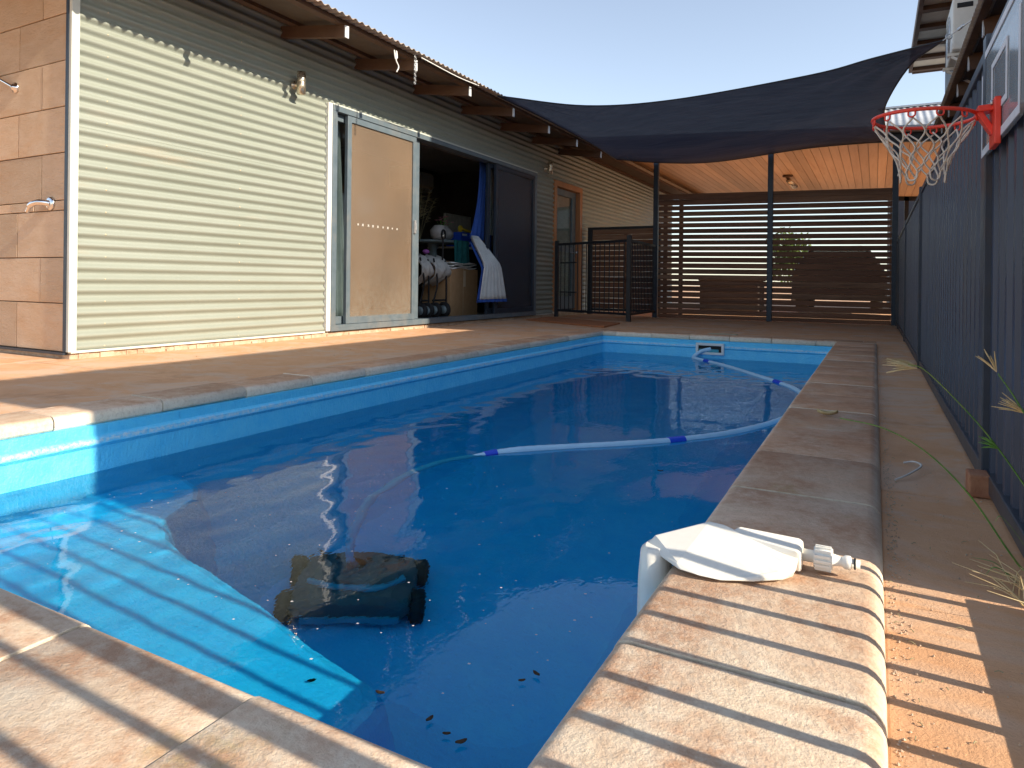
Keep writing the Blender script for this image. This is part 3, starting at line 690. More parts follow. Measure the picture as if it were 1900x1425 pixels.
# wall lights
def wall_light(y, z, label):
    o = empty('wall_light', (HX, y, z), label, 'wall light', 'cylinder lights on the house wall')
    MB().lathe((HX+.008,y,z),(1,0,0),((0,0),(0,.033),(.014,.033),(.016,.014),(.06,.014)),16).build('mount', M_steel, o)
    MB().lathe((HX+.098,y,z-.09),(0,0,1),((0,0),(.004,.036),(.10,.036),(.104,.0345),(.108,.036),(.19,.036),(.193,0)),24).build('cylinder', M_steel, o)
wall_light(4.20, 2.155, 'brushed steel cylinder light on the sunlit wall left of the sliding door')
wall_light(9.16, 2.21, 'steel cylinder light on the shaded wall near the timber door')
# ropes hanging from the eave
tag(MB().tube(catmull([(-3.66,4.66,2.49),(-3.655,4.67,2.42),(-3.66,4.70,2.44),(-3.66,4.69,2.49),(-3.655,4.68,2.41),(-3.65,4.71,2.36),(-3.655,4.69,2.31)],6),.006,6).build('hanging_rope', M_cable), 'knotted white rope end hanging from the eave', 'rope')
ck = MB()
for k in range(13): ck.ring((-3.65,4.945+.002*(k%2),2.515-.0195*k),(0,1,0) if k%2 else (1,0,0),.010,.0032,10,5)
tag(ck.build('hanging_chain', M_galv), 'short steel chain hanging from a rafter end', 'chain')
tag(MB().tube(catmull([(-3.62,6.0,2.53),(-3.60,5.55,2.50),(-3.62,5.0,2.52)],8),.005,6).build('eave_rope', M_cable), 'thin white rope strung along the house eave', 'rope')
# outdoor shower fittings on the block wall
tp = empty('shower_spout', (-4.565,2.4,.967), 'chrome spout with round flange on the block wall', 'tap')
MB().lathe((-4.565,2.40,.967),(0,-1,0),((0,0),(0,.043),(.010,.043),(.016,.034),(.016,0)),22).build('flange', M_chrome, tp)
MB().tube(catmull([(-4.565,2.39,.967),(-4.60,2.345,.972),(-4.66,2.33,.955),(-4.70,2.33,.915)],6),[.020]*7+[.018]*7+[.012]*5,10).build('spout', M_chrome, tp)
sh_ = empty('wall_shower', (-4.99,2.4,1.75), 'chrome shower arm and ball flange high on the block wall', 'shower arm')
MB().lathe((-4.985,2.40,1.745),(0,-1,0),((0,0),(0,.036),(.014,.034),(.02,.02),(.03,.018),(.034,0)),18).build('flange', M_chrome, sh_)
MB().tube([(-4.985,2.385,1.745),(-5.10,2.37,1.80),(-5.45,2.36,1.95)],.010,8).build('arm', M_chrome, sh_)
MB().lathe((-5.45,2.36,1.96),(0,0,-1),((0,0),(0,.02),(.03,.03),(.045,.06),(.055,.06),(.055,0)),18).build('rose', M_chrome, sh_)

# door mat
c = [(-4.10,8.26),(-2.76,7.40),(-2.62,7.95),(-3.75,8.72)]
c = [(-4.167,8.216),(-2.738,7.37),(-2.85,8.25),(-4.25,9.10)]
dm = MB(); dm.add([(x,y,.002) for x,y in c]+[(x,y,.020) for x,y in c], [(4,5,6,7),(0,1,5,4),(1,2,6,5),(2,3,7,6),(3,0,4,7)])
tag(dm.build('door_mat', M_mat_, bevel=.004), 'rust coloured mat lying askew on the deck by the gate', 'mat')

# ================================================================== POOL GATE FENCE AND SCREENS
def picket_panel(root, a, b, z0, z1, n, pr=.008, skip_ends=True):
    a = Vector(a); b = Vector(b)
    for z in (z0, z1): MB().beam((a.x,a.y,z),(b.x,b.y,z),.03,.035).build('rail', M_black, root)
    me = None
    for k in range(1, n):
        p = a.lerp(b, k/n)
        if me is None:
            m = MB().tube([(0,0,z0-.0),(0,0,z1)],pr,6); q = m.build('picket', M_black, root); me = q.data
            q.matrix_parent_inverse = Matrix.Translation(-root.location); q.location = (p.x,p.y,0)
        else:
            q = link('picket', me, M_black, root); q.matrix_parent_inverse = Matrix.Translation(-root.location); q.location = (p.x,p.y,0)
GA, GB, GC = (-4.30,9.50,0), (-2.945,8.87,0), (-3.0,10.27,0)
gf = empty('pool_gate', GA, 'black tubular pool gate between the house wall and the corner post', 'gate')
picket_panel(gf, GA, GB, .10, 1.10, 16)
MB().beam((GA[0],GA[1],0),(GA[0],GA[1],1.16),.05,.05,(0,1,0)).build('post', M_black, gf)
tg = MB()
for z in (.38,.82): tg.beam((-4.22,9.46,z),(-3.9,9.31,z),.02,.02)
tg.build('gate_bar', M_black, gf)
gf2 = empty('pool_fence', GB, 'short black tubular pool fence beside the gate, ending at the carport post', 'fence')
picket_panel(gf2, GB, GC, .10, 1.10, 17)
MB().beam((GB[0],GB[1],0),(GB[0],GB[1],1.17),.055,.055,(0,1,0)).build('post', M_black, gf2)

def slat_screen(name, label, x0, x1, y, zb, zt, n, th, gapw, tilt, mats, battens, grp=None):
    o = empty(name, ((x0+x1)/2, y, 0), label, 'screen', grp)
    pitch = (zt-zb)/n
    for k in range(n):
        z = zb+pitch*(k+.5); hh = pitch-gapw
        if k >= n-2: hh = pitch-.004
        elif z < .95: hh = pitch-gapw*.72
        t0 = tilt*(x0+3.0)/3.2*(z/1.9); t1 = tilt*(x1+3.0)/3.2*(z/1.9)
        MB().beam((x0,y,z-t0+rnd.uniform(-.001,.001)),(x1,y,z-t1+rnd.uniform(-.001,.001)),th,hh).build('slat', rnd.choice(mats), o, bevel=.002)
    if zb < .08: MB().box(x0,x1,y-.012,y+.012,.004,zb+.002).build('kick_board', M_slat, o)
    for x in battens: MB().box(x-.03,x+.03,y+.014,y+.045,zb,zt-.06).build('batten', M_slat, o)
    return o
SY = 10.33
slat_screen('slat_screen', 'dark timber slat screen between the left and middle carport posts', -2.96, -1.375, SY, .06, 1.90, 21, .02, .021, .075, [M_slat,M_slat,M_slatw], (-2.62,-2.86), None)
slat_screen('slat_screen', 'dark timber slat screen between the middle post and the metal fence', -1.30, .185, SY, .06, 1.90, 21, .02, .021, .075, [M_slat,M_slat,M_slatw], (), None)
ls = slat_screen('low_slat_screen', 'low timber slat screen in a black frame behind the pool gate', -4.22, -3.12, 10.78, .10, 1.42, 15, .02, .014, 0, [M_slat,M_slatw], (-3.65,))
fr = MB(); fr.box(-4.30,-4.22,10.75,10.81,0,1.46); fr.box(-3.12,-3.05,10.75,10.81,0,1.46); fr.box(-4.22,-3.12,10.752,10.808,1.42,1.46); fr.box(-4.22,-3.12,10.752,10.808,.06,.10)
fr.build('frame', M_black, ls)

# ================================================================== CARPORT
cp = empty('carport', (-1.5, 13, 0), 'skillion carport with timber lined ceiling and slim black posts', 'carport')
for k, x in enumerate((-3.005, -1.3375, .222)):
    MB().box(x-.036, x+.036, SY-.036, SY+.036, 0, (2.62, 2.53, 2.445)[k]).build('post', M_darkalu, cp, bevel=.004)
def cz(x): return 2.70-(x+4.5)*.0545
x = -4.36; me = None
while x < 1.25:
    x2 = x+.125
    m = MB(); ya, yb = 10.38, 16.5
    m.add([(x+.003,ya,cz(x)),(x2-.003,ya,cz(x2)),(x2-.003,yb,cz(x2)),(x+.003,yb,cz(x)),(x+.003,ya,cz(x)+.014),(x2-.003,ya,cz(x2)+.014),(x2-.003,yb,cz(x2)+.014),(x+.003,yb,cz(x)+.014)],
          [(0,3,2,1),(4,5,6,7),(0,1,5,4),(1,2,6,5),(2,3,7,6),(3,0,4,7)])
    m.build('ceiling_board', M_ceil, cp); x = x2
rf_ = MB().add([(-4.7,10.1,cz(-4.7)+.16),(1.5,10.1,cz(1.5)+.16),(1.5,16.75,cz(1.5)+.16),(-4.7,16.75,cz(-4.7)+.16),(-4.7,10.1,cz(-4.7)+.10),(1.5,10.1,cz(1.5)+.10),(1.5,16.75,cz(1.5)+.10),(-4.7,16.75,cz(-4.7)+.10)],
   [(0,3,2,1),(4,5,6,7),(0,1,5,4),(1,2,6,5),(2,3,7,6),(3,0,4,7)]).build('roof', M_nroof, cp)
MB().beam((-4.4,10.30,cz(-4.4)+.045),(1.3,10.30,cz(1.3)+.045),.06,.13).build('fascia', M_black, cp)
MB().beam((-4.4,16.53,cz(-4.4)-.02),(1.3,16.53,cz(1.3)-.02),.06,.14).build('rear_beam', M_black, cp)
MB().box(.52,.60,16.50,16.58,0,cz(.5)).build('rear_post', M_black, cp)
cl = empty('ceiling_spotlight', (-1.42,13.4,cz(-1.42)), 'small dark spotlight fixed to the timber ceiling', 'spotlight')
MB().lathe((-1.43,13.3,cz(-1.43)-.002),(0,0,-1),((0,0),(0,.09),(.03,.09),(.035,.04),(.06,.03)),18).build('mount', M_timber, cl)
MB().lathe((-1.42,13.35,cz(-1.42)-.09),(.12,1,-.10),((0,0),(0,.045),(.5,.05),(.5,0)),14).build('lamp', M_steel, cl)
# things seen through the slats
car = empty('parked_car', (-.55,14.6,0), 'dark parked car seen only through the slat screen gaps', 'car')
prof = [(-1.42,.30),(-1.42,.72),(-1.36,.86),(-1.12,1.20),(-1.02,1.27),(-.20,1.27),(-.10,1.20),(.12,.86),(.19,.72),(.19,.30)]
MB().prism(prof,1,14.0,16.2).build('body', M_car, car, bevel=.04)
MB().prism([(-1.24,.90),(-1.06,1.18),(-.17,1.18),(.02,.90)],1,13.985,14.02).build('rear_window', M_glass, car)
for x in (-1.25,.02):
    for y in (14.35,15.75): MB().lathe((x-.1,y,.31),(1,0,0),((0,0),(0,.2),(.0,.30),(.2,.30),(.2,.2),(.2,0)),20).build('wheel', M_rubber, car)
for x in (-1.39,.08): MB().box(x,x+.09,13.975,14.02,.66,.80).build('tail_light', M_crate, car)
sb = empty('storage_chest', (-2.55,14.2,0), 'low dark storage chest behind the left slat screen', 'chest')
MB().box(-3.13,-2.0,13.9,14.7,0,.60).build('chest', M_crate, sb, bevel=.02); MB().box(-3.16,-1.97,13.87,14.73,.60,.69).build('lid', M_crate, sb, bevel=.02)

# ================================================================== METAL POOL FENCE (right)
FX, FT = .277, 1.12
mf = empty('metal_fence', (FX, 5.8, 0), 'dark blue ribbed steel fence along the narrow path', 'fence')
def rib_sheet(y0, y1):
    prof = []; y = y0; pitch = .099
    while y < y1-1e-6:
        for dy, dx in ((0,0),(.050,0),(.060,-.026),(.086,-.026),(.096,0)):
            if y+dy <= y1: prof.append((FX+dx, y+dy))
        y += pitch
    prof.append((FX, y1))
    return MB().grid([[(x,yy,.055) for x,yy in prof],[(x,yy,FT-.02) for x,yy in prof]], False)
posts = [1.345, 2.06, 4.95, 7.35, 9.56, 10.27]
for a, b in zip(posts, posts[1:]):
    nsub = max(1, round((b-a)/.79)); 
    for k in range(nsub):
        rib_sheet(a+(b-a)*k/nsub, a+(b-a)*(k+1)/nsub).build('fence_sheet', M_fence, mf, solid=.0016)
    MB().box(FX-.034,FX+.02,a,b,FT-.03,FT).build('top_rail', M_fpost, mf, bevel=.003)
    MB().box(FX-.036,FX+.022,a,b,.012,.055).build('bottom_rail', M_fpost, mf, bevel=.003)
for y in posts[1:]:
    MB().box(FX-.042,FX+.03,y-.025,y+.025,.0,FT+.012).build('post', M_fpost, mf, bevel=.003)
bk = MB().box(FX-.075,FX-.028,1.955,2.025,.002,.055).build('brick_offcut', M_brick, bevel=.004); tag(bk, 'broken red brick piece wedged at the fence post base', 'brick')
# tubular pool fence that continues the line towards the viewer's side (it throws the bars of shade)
tf = empty('tubular_fence', (FX, .4, 0), 'black tubular pool fence outside the picture casting barred shadows', 'fence')
me = None
for k in range(26):
    y = 1.283-.0866*k
    if .45 < y < .58: continue
    if me is None:
        q = MB().box(-.008,.008,-.008,.008,.05,1.14).build('picket', M_black, tf); me = q.data
    else: q = link('picket', me, M_black, tf)
    q.matrix_parent_inverse = Matrix.Translation(-tf.location); q.location = (FX, y, 0)
MB().box(FX-.02,FX+.02,-1.0,1.31,.028,.068).build('rail', M_black, tf); MB().box(FX-.02,FX+.02,-1.0,1.31,1.13,1.17).build('rail', M_black, tf)
MB().box(FX-.025,FX+.025,.518,.568,0,1.25).build('post', M_black, tf); MB().box(FX-.02,FX+.02,.466,.502,.03,1.19).build('gate_stile', M_black, tf)
MB().box(FX-.025,FX+.025,1.32,1.343,0,1.2).build('post', M_black, tf)

# ================================================================== SHED AND NEIGHBOUR
shed = empty('shed', (1.1, 6, 0), 'dark shed with rafters and rusty corrugated roof edge above the fence', 'shed')
SX, SZ, SSL = .562, 2.335, math.tan(R(7))
S0, S1 = 1.28, 9.3
def sz(x): return SZ+(x-SX)*SSL
rp = []
for x in (SX, 1.4, 3.4):
    rp.append([(x, S0+i*(S1-S0)/720, sz(x)+.009+.009*math.cos(2*math.pi*(S0+i*(S1-S0)/720)/.076)) for i in range(721)])
MB().grid(rp).build('roof_sheet', M_roofm, shed, solid=.003)
MB().add([(SX+.1,S0,sz(SX+.1)-.003),(SX+.1,S1,sz(SX+.1)-.003),(3.3,S1,sz(3.3)-.003),(3.3,S0,sz(3.3)-.003)], [(0,1,2,3)]).build('roof_lining', M_under, shed)
for y in [S0+.2+.82*k for k in range(10)]:
    r_ = MB().beam((SX+.07,y,sz(SX+.07)-.07),(1.9,y,sz(1.9)-.07),.045,.12).build('rafter', M_timber, shed)
    MB().box(SX+.062,SX+.071,y-.022,y+.022,sz(SX+.07)-.132,sz(SX+.07)-.01).build('end_cap', M_rend, r_)
MB().beam((SX+.05,S0,sz(SX)-.004),(SX+.05,S1,sz(SX)-.004),.05,.02).build('purlin', M_timber, shed)
MB().box(1.2,3.2,S0+.02,S1-.02,-.08,2.40).build('wall', M_neigh, shed)
for k in range(6): MB().beam((1.18,1.6+1.4*k,1.1),(.70,1.6+1.4*k+.0,sz(.7)-.14),.04,.05).build('brace', M_fpost, shed)

nb = empty('neighbour_house', (3, 11, 0), 'neighbouring house with cream slatted soffit beyond the shed, unseen upper storey added for shade', 'house')
NX, NZ = .40, 3.685; N0, N1 = 5.93, 11.5
MB().box(.78,2.6,N0+.1,10.57,0,NZ+.1).build('wall', M_neigh, nb)
MB().box(2.6,8.0,N0,10.57,0,6.6).build('unseen_storey', M_neigh, nb)  # unseen storey and roof, added to keep the house wall shaded
MB().prism([(2.2,6.55),(5.3,7.3),(8.4,6.55),(8.4,6.65),(5.3,7.42),(2.2,6.65)],1,N0-.02,10.9).build('unseen_roof', M_roofm, nb)
MB().prism([(NX,NZ+.02),(2.6,NZ+.3),(2.6,NZ+.4),(NX,NZ+.12)],1,N0,N1).build('roof', M_roofm, nb)
y = N0+.02
while y < N1-.02:
    y2 = min(y+.62, N1-.02)
    MB().box(NX+.045,1.4,y+.0,y2-.11,NZ+.0,NZ+.018).build('soffit_panel', M_soff, nb)
    MB().box(NX+.04,1.4,y2-.11,y2,NZ-.05,NZ+.016).build('soffit_batten', M_timber, nb); y = y2
MB().box(NX-.005,NX+.04,N0,N1,NZ-.045,NZ+.05).build('fascia', M_timber, nb)
MB().box(NX+.04,1.4,N1-.02,N1+.02,NZ-.06,NZ+.05).build('barge_board', M_timber, nb)
ac = empty('outdoor_aircon', (.64,7.0,2.5), 'cream outdoor air conditioner on brackets above the shed roof', 'air conditioner')
AY0, AY1, AX0, AX1, AZ0, AZ1 = 6.69, 7.28, .543, .735, 2.48, 2.915
MB().box(AX0,AX1,AY0,AY1,AZ0,AZ1).build('casing', M_cream, ac, bevel=.012)
MB().box(AX0+.03,AX0+.14,AY0-.004,AY0+.01,AZ0+.34,AZ0+.38).build('vent', M_rubber, ac)
gr = MB()
for k in range(5): gr.ring((AX0-.003,AY0+.35,AZ0+.21),(1,0,0),.035+.035*k,.004,24,5)
gr.build('grille', M_galv, ac)
for y in (AY0+.08,AY1-.08): MB().beam((AX0-.03,y,AZ0-.02),(.78,y,AZ0-.02),.03,.025).build('bracket', M_cream, ac); MB().beam((AX0,y,AZ0-.035),(.78,y,AZ0-.20),.02,.02).build('brace', M_cream, ac)

# house far beyond, only its roof shows past the sail
fh = empty('distant_house', (1.5, 21, 0), 'distant house whose pale corrugated roof shows past the shade sail', 'house')
MB().box(.3,6.9,18.9,23.6,0,4.1).build('wall', M_neigh, fh)
P = [[(.0+i*.0125*1.0, yy, zz+.012*math.cos(2*math.pi*i*.0125/.15)) for i in range(581)] for yy, zz in ((18.3,4.28),(20.4,5.19))]
MB().grid(P).build('roof_sheet', M_nroof, fh, solid=.004)
P = [[(.0+i*.0125*1.0, yy, zz+.012*math.cos(2*math.pi*i*.0125/.15)) for i in range(581)] for yy, zz in ((20.4,5.19),(24.0,3.9))]
MB().grid(P).build('roof_sheet', M_nroof, fh, solid=.004)
MB().box(.0,7.2,20.32,20.48,5.185,5.235).build('ridge_cap', M_nroof, fh)

# ================================================================== SHADE SAIL
near = catmull([(-3.63,6.42,2.53),(-2.955,7.3,2.556),(-2.05,7.7,2.616),(-.622,7.5,2.646),(-.04,7.1,2.617),(.471,6.6,2.54)], 8)
rightE = catmull([(.471,6.6,2.54),(.276,7.5,2.628),(.111,8.4,2.562),(.068,9.2,2.541),(.128,10.2,2.424)], 8)
far = catmull([(-3.62,10.2,2.47),(-2.87,10.2,2.362),(-2.069,10.2,2.319),(-.835,10.2,2.413),(.128,10.2,2.424)], 8)
left = catmull([(-3.63,6.42,2.53),(-3.50,7.6,2.47),(-3.48,8.9,2.44),(-3.62,10.2,2.47)], 8)
def at(L, t):
    f_ = t*(len(L)-1); i = min(int(f_), len(L)-2); return L[i].lerp(L[i+1], f_-i)
NS = 72; P = []
for i in range(NS+1):
    v = i/NS; row = []
    for j in range(NS+1):
        u = j/NS
        p = at(near,u)*(1-v)+at(far,u)*v + at(left,v)*(1-u)+at(rightE,v)*u - (near[0]*(1-u)*(1-v)+near[-1]*u*(1-v)+far[0]*(1-u)*v+far[-1]*u*v)
        for (cu_, cv_) in ((0,0),(1,0),(0,1),(1,1)):
            du, dv = abs(u-cu_), abs(v-cv_); rr_ = math.hypot(du, dv)
            if 0 < rr_ < .5: p = p+Vector((0,0,.022*math.sin(math.atan2(dv,du)*14)*min(1,rr_*6)*(1-rr_/.5)*min(1,4*min(du,dv)/rr_)))
        sag = 16*u*(1-u)*v*(1-v); p = p + Vector((0,0,-.10*sag+.006*math.sin(u*40)*sag+.012*math.sin(v*17+u*5)*sag)); row.append(p)
    P.append(row)
sail = empty('shade_sail', (-1.6,8.5,2.4), 'black shade sail stretched from the house eave over the pool', 'shade sail')
MB().grid(P).build('cloth', M_sail, sail)
for L_ in (near, far, left, rightE): MB().tube(L_, .008, 5).build('hem', M_black, sail)
MB().tube([(.471,6.6,2.54),(.545,6.25,2.50),(.595,6.0,2.47),(.70,5.6,2.46)],.005,6).build('tether', M_cable, sail)
MB().ring((.50,6.47,2.525),(.3,-1,.2),.022,.005,14,5).build('ring', M_galv, sail)
MB().lathe((.545,6.25,2.50),(.12,-.6,-.05),((0,0),(0,.012),(.12,.012),(.12,0)),8).build('turnbuckle', M_galv, sail)
MB().tube([(.128,10.2,2.424),(.2,10.30,2.42)],.005,6).build('tether', M_cable, sail)

# ================================================================== BASKETBALL HOOP
hp = empty('basketball_hoop', (.235,1.86,.8), 'small basketball hoop with red rim hung on the metal fence', 'basketball hoop')
BX = .240
by0, by1, bz0, bz1 = 1.57, 2.10, .83, 1.09
bd = MB().prism([(by0+.02,bz0),(by1-.0,bz0),(by1,bz1-.05),(by1-.06,bz1),(by0+.06,bz1),(by0,bz1-.05),(by0,bz0+.02)],0,BX-.003,BX+.003).build('backboard', M_poly, hp)
bpnt = MB(); xx = (BX-.0052,BX-.0038)
bpnt.box(*xx,by0+.005,by1-.005,bz0+.002,bz0+.020); bpnt.box(*xx,by0+.05,by1-.05,bz1-.018,bz1-.002); bpnt.box(*xx,by1-.020,by1-.003,bz0+.02,bz1-.05); bpnt.box(*xx,by0+.003,by0+.020,bz0+.02,bz1-.05)
for y in (1.72,1.92): bpnt.box(*xx,y,y+.016,bz0+.065,bz0+.195)
for z in (bz0+.065,bz0+.181): bpnt.box(*xx,1.736,1.92,z,z+.014)
bpnt.build('printed_border', M_bprint, bd)
rc = Vector((.095,1.865,.898)); rax = Vector((.04,0,1)).normalized()
rim = MB().ring(rc, rax, .105, .0045, 40, 8).build('rim', M_red, hp)
bkt = MB().beam((.197,1.84,.900),(BX-.01,1.84,.902),.045,.014); bkt.box(BX-.016,BX-.004,1.79,1.87,.815,.918); bkt.beam((.20,1.84,.895),(BX-.012,1.84,.845),.03,.012); bkt.build('bracket', M_red, hp, bevel=.002)
for y in (1.815,1.85): MB().lathe((BX-.016,y,.91),(-1,0,0),((0,0),(0,.006),(.005,.006),(.005,0)),8).build('bolt', M_galv, hp)
ea = rax.orthogonal().normalized(); eb = rax.cross(ea)
def rimp(k, rad, dz): a = 2*math.pi*k/12; return rc+(ea*math.cos(a)+eb*math.sin(a))*rad+Vector((0,0,dz))
for k in range(12): MB().tube(catmull([rimp(k-.12,.105,0),rimp(k-.12,.106,-.012),rimp(k,.106,-.016),rimp(k+.12,.106,-.012),rimp(k+.12,.105,0)],3),.002,5).build('net_hook', M_red, rim)
net = MB(); lev = [(.102,-.016),(.085,-.045),(.068,-.075),(.054,-.103),(.048,-.128)]
for k in range(12):
    for s_ in (1,-1):
        pts = []
        for q, (rad, dz) in enumerate(lev):
            off = (.5*s_ if q % 2 else 0)
            pts.append(rimp(k+off, rad+rnd.uniform(-.004,.004), dz+rnd.uniform(-.004,.004)))
        net.tube(catmull(pts, 4), .0021, 5)
    if k % 2 == 0:
        net.tube(catmull([rimp(k,.048,-.128),rimp(k+.1,.046,-.145),rimp(k+.5,.046,-.150),rimp(k+.9,.046,-.145),rimp(k+1,.048,-.128)],3),.0022,5)
net.build('net', M_cord, hp)

# ================================================================== POOL HOSE, CLEANER, LEVELLER
hs = empty('pool_hose', (-1.0,3,WZ), 'pale blue floating hose from the cleaner across the pool to the skimmer', 'hose')
hz = WZ-.003
path = [(-1.70,1.95,-1.12),(-1.69,1.93,-1.04),(-1.66,1.90,-.90),(-1.645,1.915,-.72),(-1.625,1.97,-.54),(-1.565,2.08,-.36),(-1.48,2.20,-.235),(-1.40,2.31,-.20),(-1.29,2.45,hz),(-1.13,2.61,hz),(-.94,2.79,hz),(-.775,2.967,hz),(-.60,3.23,hz),(-.45,3.60,hz),(-.375,4.0,hz),(-.37,4.45,hz),(-.45,4.84,hz),(-.61,5.16,hz),(-.81,5.48,hz),(-1.06,5.88,hz),(-1.30,6.20,hz),(-1.46,6.38,hz+.003),(-1.50,6.46,-.17),(-1.44,6.50,-.12),(-1.36,6.53,-.095)]
cpth = catmull(path, 10)
hm = MB(); m_ = len(cpth)
hm.tube(cpth, [.0182+.0010*((i//1) % 2) for i in range(m_)], 12)
hm.build('hose_tube', M_hose, hs)
for t in (.305,.455,.70,.83):
    i = int(t*m_); MB().tube(cpth[i:i+4], .0215, 12).build('cuff', M_cuff, hs)
cln = empty('pool_cleaner', (-1.67,1.94,-1.29), 'grey suction pool cleaner resting on the pool floor', 'pool cleaner')
ang = R(32); ca, sa = math.cos(ang), math.sin(ang); CC = Vector((-1.67,1.94,FL))
def lc(x, y, z): return (CC.x+x*ca-y*sa, CC.y+x*sa+y*ca, CC.z+z)
prof = [(-.22,.06),(-.21,.11),(-.15,.15),(-.06,.165),(.06,.165),(.15,.15),(.21,.11),(.22,.06),(.19,.035),(-.19,.035)]
mm = MB(); n = len(prof); rows = []
for yy, s_ in ((-.165,.80),(-.145,.95),(-.07,1.0),(.07,1.0),(.145,.95),(.165,.80)): rows.append([lc(p[0]*s_, yy, .035+(p[1]-.035)*s_) for p in prof])
for a, b in zip(rows, rows[1:]): mm.add(a+b, [(i,(i+1)%n,n+(i+1)%n,n+i) for i in range(n)], False)
mm.add(rows[0], [tuple(range(n))]); mm.add(rows[-1], [tuple(range(n))]); mm.build('body', M_clean, cln, bevel=.008)
for xx_ in (-.228,.228):
    for yy in (-.10,.10):
        ax = Vector((ca,sa,0)); MB().lathe(Vector(lc(xx_,yy,.055))-ax*.025, ax, ((0,0),(0,.05),(.006,.068),(.044,.068),(.05,.05),(.05,0)), 16).build('wheel', M_rubber, cln)
MB().lathe(lc(0,.0,.15),(0,0,1),((0,.09),(.012,.092),(.018,.08),(.02,.045),(.06,.035),(.075,.03)),22).build('swivel', M_clean, cln)
for k in range(6):
    MB().beam(lc(-.15+.06*k,.075,.168),lc(-.15+.06*k,.135,.150),.018,.006).build('vent_slot', M_rubber, cln)
for yy in (-.168,.168): MB().beam(lc(-.17,yy,.05),lc(.17,yy,.05),.012,.035).build('skirt', M_cleant, cln)
MB().tube(catmull([lc(-.16,-.05,.155),lc(-.05,-.10,.165),lc(.08,-.10,.165),lc(.17,-.02,.15)],6),.014,8).build('bumper_strip', M_cleant, cln)

lv = empty('water_leveller', (-.2,1.18,.03), 'white plastic pool water leveller hooked over the sunlit coping', 'water leveller')
# top hood: lofted outline, wide and faceted over the water edge and narrowing towards the hose fitting
def hull(name, pts, mat, parent, bev):
    bm = bmesh.new()
    for p in pts: bm.verts.new(p)
    r_ = bmesh.ops.convex_hull(bm, input=bm.verts)
    junk = [g for g in r_['geom_interior']+r_['geom_unused'] if isinstance(g, bmesh.types.BMVert)]
    if junk: bmesh.ops.delete(bm, geom=junk, context='VERTS')
    bmesh.ops.dissolve_limit(bm, angle_limit=R(7), verts=bm.verts, edges=bm.edges)
    me = bpy.data.meshes.new(name); bm.to_mesh(me); bm.free()
    o = link(name, me, mat, parent, bev); o.modifiers['bevel'].segments = 3; return o
hood = [(-.345,1.160,.052),(-.335,1.168,.064),(-.342,1.150,.046),(-.252,1.216,.088),(-.228,1.215,.087),(-.262,1.255,.060),(-.255,1.262,.036),(-.335,1.20,.040),(-.200,1.262,.036),
 (-.282,1.107,.047),(-.275,1.100,.040),(-.242,1.097,.038),(-.210,1.100,.036),(-.164,1.121,.036),(-.125,1.150,.036),(-.112,1.172,.036),(-.106,1.165,.052),(-.106,1.20,.058),(-.15,1.245,.036),(-.165,1.122,.042),(-.125,1.150,.044)]
hull('hood', hood, M_plastic, lv, .006)
neck = [(-.215,1.205,.080),(-.203,1.226,.084),(-.107,1.242,.076),(-.107,1.196,.070),(-.102,1.240,.072),(-.102,1.200,.066),(-.102,1.200,.036),(-.102,1.258,.036),(-.215,1.262,.036),(-.215,1.19,.04),(-.103,1.256,.060),(-.205,1.256,.066)]
hull('neck', neck, M_plastic, lv, .006)
mm = MB(); rows = []
for z, hw, d in ((.052,.030,.016),(.045,.040,.024),(.0,.044,.028),(-.08,.044,.030),(-.16,.040,.028),(-.25,.034,.024)):
    rows.append([(PX1-.026+d*math.cos(a), 1.160+hw*math.sin(a), z) for a in [2*math.pi*k/16 for k in range(17)]])
mm.grid(rows); mm.add(rows[0][:16], [tuple(range(16))]); mm.build('float_leg', M_plastic, lv)
ft = MB().lathe((-.103,1.228,.055),(1,0,0),((0,0),(0,.010),(.018,.010),(.018,.017),(.046,.017),(.046,.010),(.056,.008),(.060,.0075),(.064,.011),(.072,.011),(.074,.007),(.086,.007),(.086,.004),(.086,0)),20)
ft.build('hose_fitting', M_plastic, lv)
rb = MB()
for k in range(14):
    a = 2*math.pi*k/14; rb.beam((-.083,1.228+.0175*math.cos(a),.055+.0175*math.sin(a)),(-.059,1.228+.0175*math.cos(a),.055+.0175*math.sin(a)),.004,.004)
rb.build('grip_ribs', M_plastic, lv); MB().ring((-.0245,1.228,.055),(1,0,0),.0078,.0016,16,6).build('seal_ring', M_rubber, lv)

# ================================================================== LEAVES, GRASS, LITTER
def leaf(x, y, z, L, ang, mat, label, group, lift=.002):
    d = Vector((math.cos(ang), math.sin(ang), 0)); s_ = Vector((-d.y, d.x, 0)); c = Vector((x,y,z)); P = []
    for i in range(7):
        t = i/6-.5; wd = L*.22*math.sqrt(max(0,1-(2*t)**2))+.0003
        P.append([c+d*L*t+s_*wd*k+Vector((0,0,lift*abs(k)+.004*(t*2)**2*L/.03)) for k in (-1,0,1)])
    return tag(MB().grid(P).build('fallen_leaf', mat, solid=.0008), label, 'leaf', group)
LL = ['dark leaf floating nearest the sunlit bench end', 'upright dark leaf floating second from the bench end', 'tiny dark leaf in the middle of the near floating row', 'largest dark leaf floating closest to the striped coping', 'dark leaf floating farther out, right of the row, beside a smaller one', 'smaller dark leaf floating just below its larger neighbour']
G_ = 'dark leaves floating in the near corner of the pool'
for x, y, L, a in ((-.713,.89,.016,.2),(-.603,.874,.015,1.4),(-.561,.858,.012,.5),(-.532,.853,.018,.9),(-.512,1.065,.016,-.4),(-.525,1.035,.012,.7)):
    leaf(x, y, WZ+.004, L, a, M_leafd, LL.pop(0), G_)
